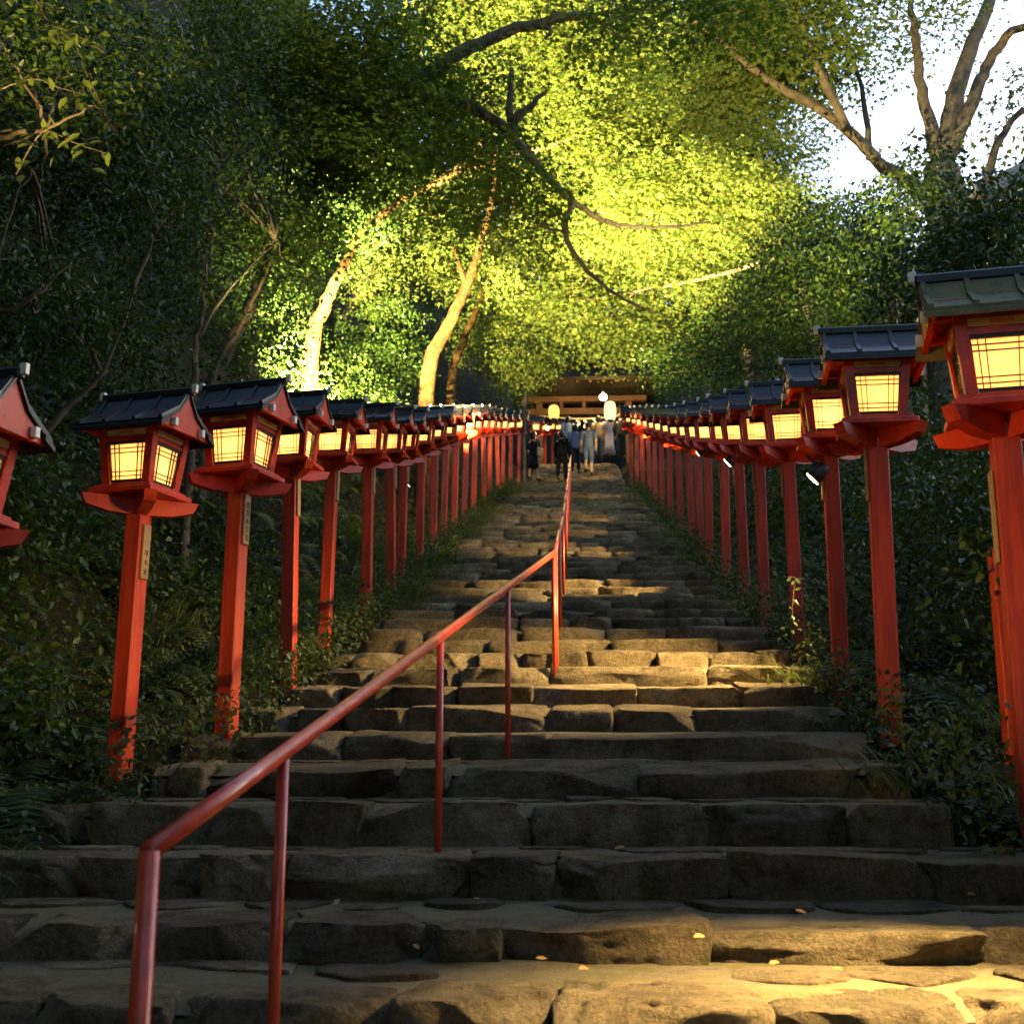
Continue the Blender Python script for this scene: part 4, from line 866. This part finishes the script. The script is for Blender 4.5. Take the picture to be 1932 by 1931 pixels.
for px in (1071, 1090, 1104, 1122):
    x = at(px, 800, GY - .2).x - gc; t = (x + gw) / (2 * gw); z = -.16 * math.sin(math.pi * t); zz = MB()
    for a in range(3): xo = x + (.05 if a % 2 else -.02); zz.hexa([(xo - .045, -.004 - a * .012, z - .13 * (a + 1)), (xo + .045, -.004 - a * .012, z - .13 * (a + 1)), (xo + .045, .004 - a * .012, z - .13 * (a + 1)), (xo - .045, .004 - a * .012, z - .13 * (a + 1))], [(xo - .045, -.004 - a * .012, z - .13 * a + .03), (xo + .045, -.004 - a * .012, z - .13 * a + .03), (xo + .045, .004 - a * .012, z - .13 * a + .03), (xo - .045, .004 - a * .012, z - .13 * a + .03)])
    zz.build('paper_streamer', 'shide', rope)
def chochin(px, py, Y, wpx, hpx, label, power, glow='chochin'):
    c = at(px, py, Y); k = Y / FPX; r = wpx * k / 2; h = hpx * k; root = thing('paper_lantern', (c.x, c.y, c.z - h / 2), label, 'paper lantern', 'paper lanterns hung at the gate')
    rings = []; n = 22
    for j in range(n + 1): t = j / n; rr = r * (.62 + .38 * math.sin(math.pi * t) ** .45) * (1 + .015 * (-1) ** j); rings.append((0, 0, .06 * h + .88 * h * t, rr, rr))
    MB().loft(rings, 20).build('paper_shade', glow, root, True)
    for z0, z1 in ((0, .06 * h), (.94 * h, h)): MB().loft([(0, 0, z0, r * .5, r * .5), (0, 0, z1, r * .56, r * .56)], 16).build('rim', 'lattice', root)
    MB().tube([(0, 0, h), (0, 0, h + .3)], .008, 6).build('hook', 'lattice', root)
    ld = bpy.data.lights.new('lantern_glow', 'POINT'); ld.energy = power; ld.color = WARM; ld.shadow_soft_size = r * 1.02
    lo = bpy.data.objects.new('lantern_glow', ld); COL.objects.link(lo); lo.parent = root; lo.location = (0, -r - .12, h / 2)
chochin(1151, 776, 44, 24, 42, 'tall white glowing paper lantern right of the gate opening', 22)
chochin(1045, 778, 45.5, 22, 30, 'round yellow paper lantern at the left of the gate', 12, 'chochin2')
c = at(1138, 750, 45); bl = thing('bare_lamp', c, 'bare bright lamp glaring above the tall paper lantern', 'lamp')
MB().loft([(0, 0, -.11, .03, .03), (0, 0, -.07, .10, .10), (0, 0, 0, .14, .14), (0, 0, .08, .11, .11), (0, 0, .13, .05, .05)], 16).build('bulb', 'bulb', bl, True)
MB().tube([(0, 0, .12), (0, 0, .22)], .05, 12).build('socket', 'housing', bl); MB().tube([(0, 0, .2), (.1, .5, .3), (.15, 1.9, .35)], .015, 8).build('arm', 'housing', bl)
ld = bpy.data.lights.new('lamp_glow', 'POINT'); ld.energy = 70; ld.color = (1, .72, .34); ld.shadow_soft_size = .15; lo = bpy.data.objects.new('lamp_glow', ld); COL.objects.link(lo); lo.parent = bl; lo.location = (0, -.3, 0)

# ------------------------------------------------------------------ building roof at the upper right
hb = at(1842, 356, 26); ho = thing('house', (hb.x + 1.9, hb.y + 7.0, gz(hb.x, hb.y)), 'dark tiled house roof rising behind the trees at the right edge', 'house', None, R(-90))
zt = hb.z - ho.location.z
MB().box(-1.5, 6, -1.0, 6, -.5, zt + .25).build('wall', 'wallwhite', ho)
g_ = MB(); g_.add([(5.6, -1.0, zt + .251), (5.6, 6.0, zt + .251), (5.6, 2.5, zt + 1.9), (6.0, -1.0, zt + .251), (6.0, 6.0, zt + .251), (6.0, 2.5, zt + 1.9)], [(0, 2, 1), (3, 4, 5), (0, 1, 4, 3), (1, 2, 5, 4), (2, 0, 3, 5)]); g_.build('gable_wall', 'wallwhite', ho)
rf = MB(); rf.hexa([(-2.4, -1.9, zt - .05), (7, -1.9, zt - .05), (7, 2.5, zt + 2.0), (-2.4, 2.5, zt + 2.0)], [(-2.4, -1.9, zt + .1), (7, -1.9, zt + .1), (7, 2.5, zt + 2.15), (-2.4, 2.5, zt + 2.15)])
rf.hexa([(-2.4, 6.9, zt - .05), (7, 6.9, zt - .05), (7, 2.52, zt + 2.0), (-2.4, 2.52, zt + 2.0)], [(-2.4, 6.9, zt + .1), (7, 6.9, zt + .1), (7, 2.52, zt + 2.15), (-2.4, 2.52, zt + 2.15)]); rr_ = rf.build('roof', 'slate', ho)
for k in range(24): x = -2.3 + k * .4; MB().tube([(x, -1.92, zt + .09), (x, 2.45, zt + 2.13)], .05, 6).build('tile_ridge', 'slate', rr_)
MB().box(-2.5, 7.1, 2.3, 2.72, zt + 2.1, zt + 2.4, None, .03).build('roof_ridge', 'slate', ho)
MB().hexa([(6.9, -1.9, zt - .28), (7.03, -1.9, zt - .28), (7.03, 2.5, zt + 1.78), (6.9, 2.5, zt + 1.78)], [(6.9, -1.9, zt - .053), (7.03, -1.9, zt - .053), (7.03, 2.5, zt + 1.997), (6.9, 2.5, zt + 1.997)]).build('verge_board', 'slate', ho)

# ------------------------------------------------------------------ people climbing near the gate
SKIN = simple('skin', (.50, .30, .19), .6, .3, .1); HAIR = simple('hair', (.018, .013, .010), .5, .4, .3)
def cloth(n, c): return simple(n, c, .9, .1, .18)
def person(px, py, Y, H, label, top, bottom, style, rz, stride=.12, arm=(.1, -.1), bag=None, hairlen=.1):
    c = at(px, py, Y); c.z = max(c.z, 0); root = thing('person', c, label, 'person', 'people climbing towards the gate', R(rz)); k = H / 1.7
    J = {}
    J['pel'] = Vector((0, 0, .93)); J['sp'] = Vector((0, .01, 1.10)); J['ch'] = Vector((0, .02, 1.30)); J['nk'] = Vector((0, .02, 1.45)); J['hd'] = Vector((0, .045, 1.55)); J['tp'] = Vector((0, .045, 1.64))
    for s_, n in ((-1, 'l'), (1, 'r')):
        st_ = stride * s_; J['hip' + n] = Vector((s_ * .095, 0, .88)); J['kn' + n] = Vector((s_ * .10, st_ * .6 + .03, .50)); J['an' + n] = Vector((s_ * .10, st_, .09 + (.05 if st_ < 0 else 0))); J['toe' + n] = Vector((s_ * .115, st_ + .15, .035 + (.03 if st_ < 0 else 0)))
        sw = arm[0] if s_ < 0 else arm[1]; J['sh' + n] = Vector((s_ * .18, .01, 1.385)); J['el' + n] = Vector((s_ * .235, -.03 + sw * .5, 1.12)); J['wr' + n] = Vector((s_ * .24, .06 + sw, .89)); J['ha' + n] = Vector((s_ * .235, .085 + sw * 1.1, .80))
    names = list(J); rad = dict(pel=.13, sp=.115, ch=.135, nk=.052, hd=.082, tp=.07)
    for n in 'lr': rad.update({'hip' + n: .085, 'kn' + n: .057, 'an' + n: .036, 'toe' + n: .034, 'sh' + n: .058, 'el' + n: .041, 'wr' + n: .028, 'ha' + n: .032})
    ed = [('pel', 'sp'), ('sp', 'ch'), ('ch', 'nk'), ('nk', 'hd'), ('hd', 'tp')]
    for n in 'lr': ed += [('pel', 'hip' + n), ('hip' + n, 'kn' + n), ('kn' + n, 'an' + n), ('an' + n, 'toe' + n), ('ch', 'sh' + n), ('sh' + n, 'el' + n), ('el' + n, 'wr' + n), ('wr' + n, 'ha' + n)]
    me = bpy.data.meshes.new('body'); me.from_pydata([tuple(J[n]) for n in names], [(names.index(a), names.index(b)) for a, b in ed], [])
    tmp = bpy.data.objects.new('tmp', me); COL.objects.link(tmp); tmp.modifiers.new('s', 'SKIN')
    for i, n in enumerate(names): me.skin_vertices[0].data[i].radius = (rad[n], rad[n] * (.75 if n in ('pel', 'sp', 'ch') else 1)); me.skin_vertices[0].data[i].use_root = (n == 'pel')
    sb = tmp.modifiers.new('u', 'SUBSURF'); sb.levels = 1; sb.render_levels = 1
    dg = bpy.context.evaluated_depsgraph_get(); ev = bpy.data.meshes.new_from_object(tmp.evaluated_get(dg)); bpy.data.objects.remove(tmp)
    mb = MB(); mb.add([v.co * k for v in ev.vertices], [tuple(p.vertices) for p in ev.polygons])
    for s_, n in ((-1, 'l'), (1, 'r')):
        h = J['ha' + n]
        for f in range(4): mb.tube([(h + Vector((0, -.026 + f * .017, 0))) * k, (h + Vector((s_ * -.004, -.028 + f * .019, -.045))) * k, (h + Vector((s_ * -.016, -.026 + f * .018, -.078 + abs(f - 1.4) * .008))) * k], [.010, .009, .006], 5)
        mb.tube([(h + Vector((0, .025, .03))) * k, (h + Vector((-s_ * .01, .05, .0))) * k, (h + Vector((-s_ * .015, .052, -.03))) * k], [.011, .010, .007], 5)
    mb.tube([Vector((0, .12, 1.585)) * k, Vector((0, .145, 1.555)) * k], [.012, .016], 6)
    for s_ in (-1, 1): mb.tube([Vector((s_ * .08, .03, 1.585)) * k, Vector((s_ * .09, .025, 1.54)) * k], [.018, .012], 6)
    mb.build('body', SKIN, root, True)
    hr = MB(); hr.loft([(0, .0, 1.575 - hairlen, .055, .03), (0, .0, 1.56 - hairlen * .5, .085, .06), (0, .015, 1.60, .102, .095), (0, .03, 1.66, .098, .105), (0, .035, 1.71, .07, .08), (0, .035, 1.735, .02, .03)], 14); hr.v = [tuple(Vector(v) * k) for v in hr.v]; hr.build('hair', HAIR, root, True)
    def cl(name, mbx, m): mbx.v = [tuple(Vector(v) * k) for v in mbx.v]; return mbx.build(name, m, root, True)
    def sleeves(mbx, end):
        for n in 'lr':
            a, b, c_ = J['sh' + n], J['el' + n], J['wr' + n]
            p = [a + (Vector((0, 0, .03))), a.lerp(b, .5), b] if end == 'short' else [a + Vector((0, 0, .03)), a.lerp(b, .5), b, b.lerp(c_, .5), c_]
            mbx.tube(p, [.072, .068, .062] if end == 'short' else [.072, .066, .056, .05, .044], 10)
    def legs(mbx, to, r):
        for n in 'lr':
            a, b, c_ = J['hip' + n], J['kn' + n], J['an' + n]; p = [a + Vector((0, 0, .05)), a.lerp(b, .5), b] + ([b.lerp(c_, .5), c_ + Vector((0, 0, .0))] if to == 'full' else [b.lerp(c_, .25)])
            mbx.tube(p, [r * 1.25, r * 1.1, r * .95] + ([r * .85, r * .8] if to == 'full' else [r * .95]), 10)
    if style in ('dress', 'longdress'):
        hem = .42 if style == 'dress' else .10; d = MB()
        d.loft([(0, .0, hem, .20 if style == 'dress' else .26, .19), (0, 0, (hem + .9) / 2, .19, .16), (0, 0, .95, .165, .125), (0, .01, 1.10, .135, .105), (0, .02, 1.28, .165, .115), (0, .015, 1.39, .17, .085), (0, .02, 1.445, .075, .06)], 18)
        sleeves(d, 'short'); cl('dress', d, top)
    else:
        t = MB(); t.loft([(0, 0, .82, .168, .13), (0, 0, .95, .165, .125), (0, .01, 1.12, .155, .115), (0, .02, 1.3, .178, .122), (0, .015, 1.395, .178, .09), (0, .02, 1.45, .07, .06)], 18); sleeves(t, 'short' if style != 'coat' else 'long'); cl('shirt', t, top)
        b = MB(); b.loft([(0, 0, .80, .15, .115), (0, 0, .90, .155, .12), (0, 0, .97, .15, .11)], 16); legs(b, 'full' if style != 'shorts' else 'short', .078); cl('trousers', b, bottom)
    s2 = MB()
    for n in 'lr': a, t_ = J['an' + n], J['toe' + n]; s2.tube([a + Vector((0, -.05, -.045)), a + Vector((0, .02, -.04)), t_ + Vector((0, .02, 0)), t_ + Vector((0, .05, -.005))], [.03, .042, .04, .02], 10)
    cl('shoes', s2, cloth('shoe', (.05, .04, .03)))
    if bag:
        bo = thing('shoulder_bag', root.location, bag[1], 'bag', None, R(rz)); g = MB(); g.box(.25, .33, -.16, .16, .78, 1.08, None, .02); g.v = [tuple(Vector(v) * k) for v in g.v]; g.build('bag_body', bag[0], bo, True)
        g = MB(); g.tube([(.29 * k, -.12 * k, 1.07 * k), (.22 * k, -.04 * k, 1.44 * k), (.20 * k, .05 * k, 1.44 * k), (.29 * k, .12 * k, 1.07 * k)], .012, 6); g.build('strap', bag[0], bo, True)
    return root
navy, black, lav, blue, pale, grey, denim, sky_ = [cloth(a, b) for a, b in (('navy', (.014, .016, .035)), ('black', (.008, .008, .009)), ('lavender', (.20, .22, .36)), ('slate_blue', (.10, .13, .19)), ('pale_lilac', (.42, .38, .46)), ('dark_grey', (.025, .025, .03)), ('denim', (.09, .12, .17)), ('sky_blue', (.30, .36, .48)))]
tan = cloth('tan', (.30, .22, .14))
person(1006, 906, 39.0, 1.62, 'person in a navy knee-length dress walking by the left lanterns', navy, None, 'dress', -35, .10, (.05, .08), (tan, 'tan shoulder bag carried by the person in navy'), .22)
person(1060, 908, 38.6, 1.66, 'person in black clothes climbing beside the handrail', black, black, 'coat', -12, .16, (.12, -.12), (black, 'black bag at the side of the person in black'), .1)
person(1086, 890, 41.0, 1.66, 'person in a lavender shirt half hidden behind the one in black', lav, grey, 'trousers', -5, .12, (-.08, .08), None, .12)
person(1111, 893, 40.2, 1.76, 'tall person in a slate blue shirt and knee-length shorts', blue, denim, 'shorts', 4, .15, (.1, -.1), None, .03)
person(1150, 862, 44.5, 1.60, 'person in a long pale lilac dress near the gate', pale, None, 'longdress', 20, .05, (.05, .1), None, .2)
person(1172, 864, 44.0, 1.68, 'person in dark clothes at the right of the group by the gate', grey, grey, 'coat', -10, .1, (.05, -.05), None, .05)
person(1072, 868, 44.0, 1.66, 'person in a pale blue top farthest up behind the group', sky_, grey, 'trousers', 10, .1, (.05, -.05), None, .15)
person(1130, 866, 44.8, 1.66, 'person glimpsed between the tall one and the lilac dress', tan, denim, 'trousers', 0, .1, (.05, -.05), None, .15)
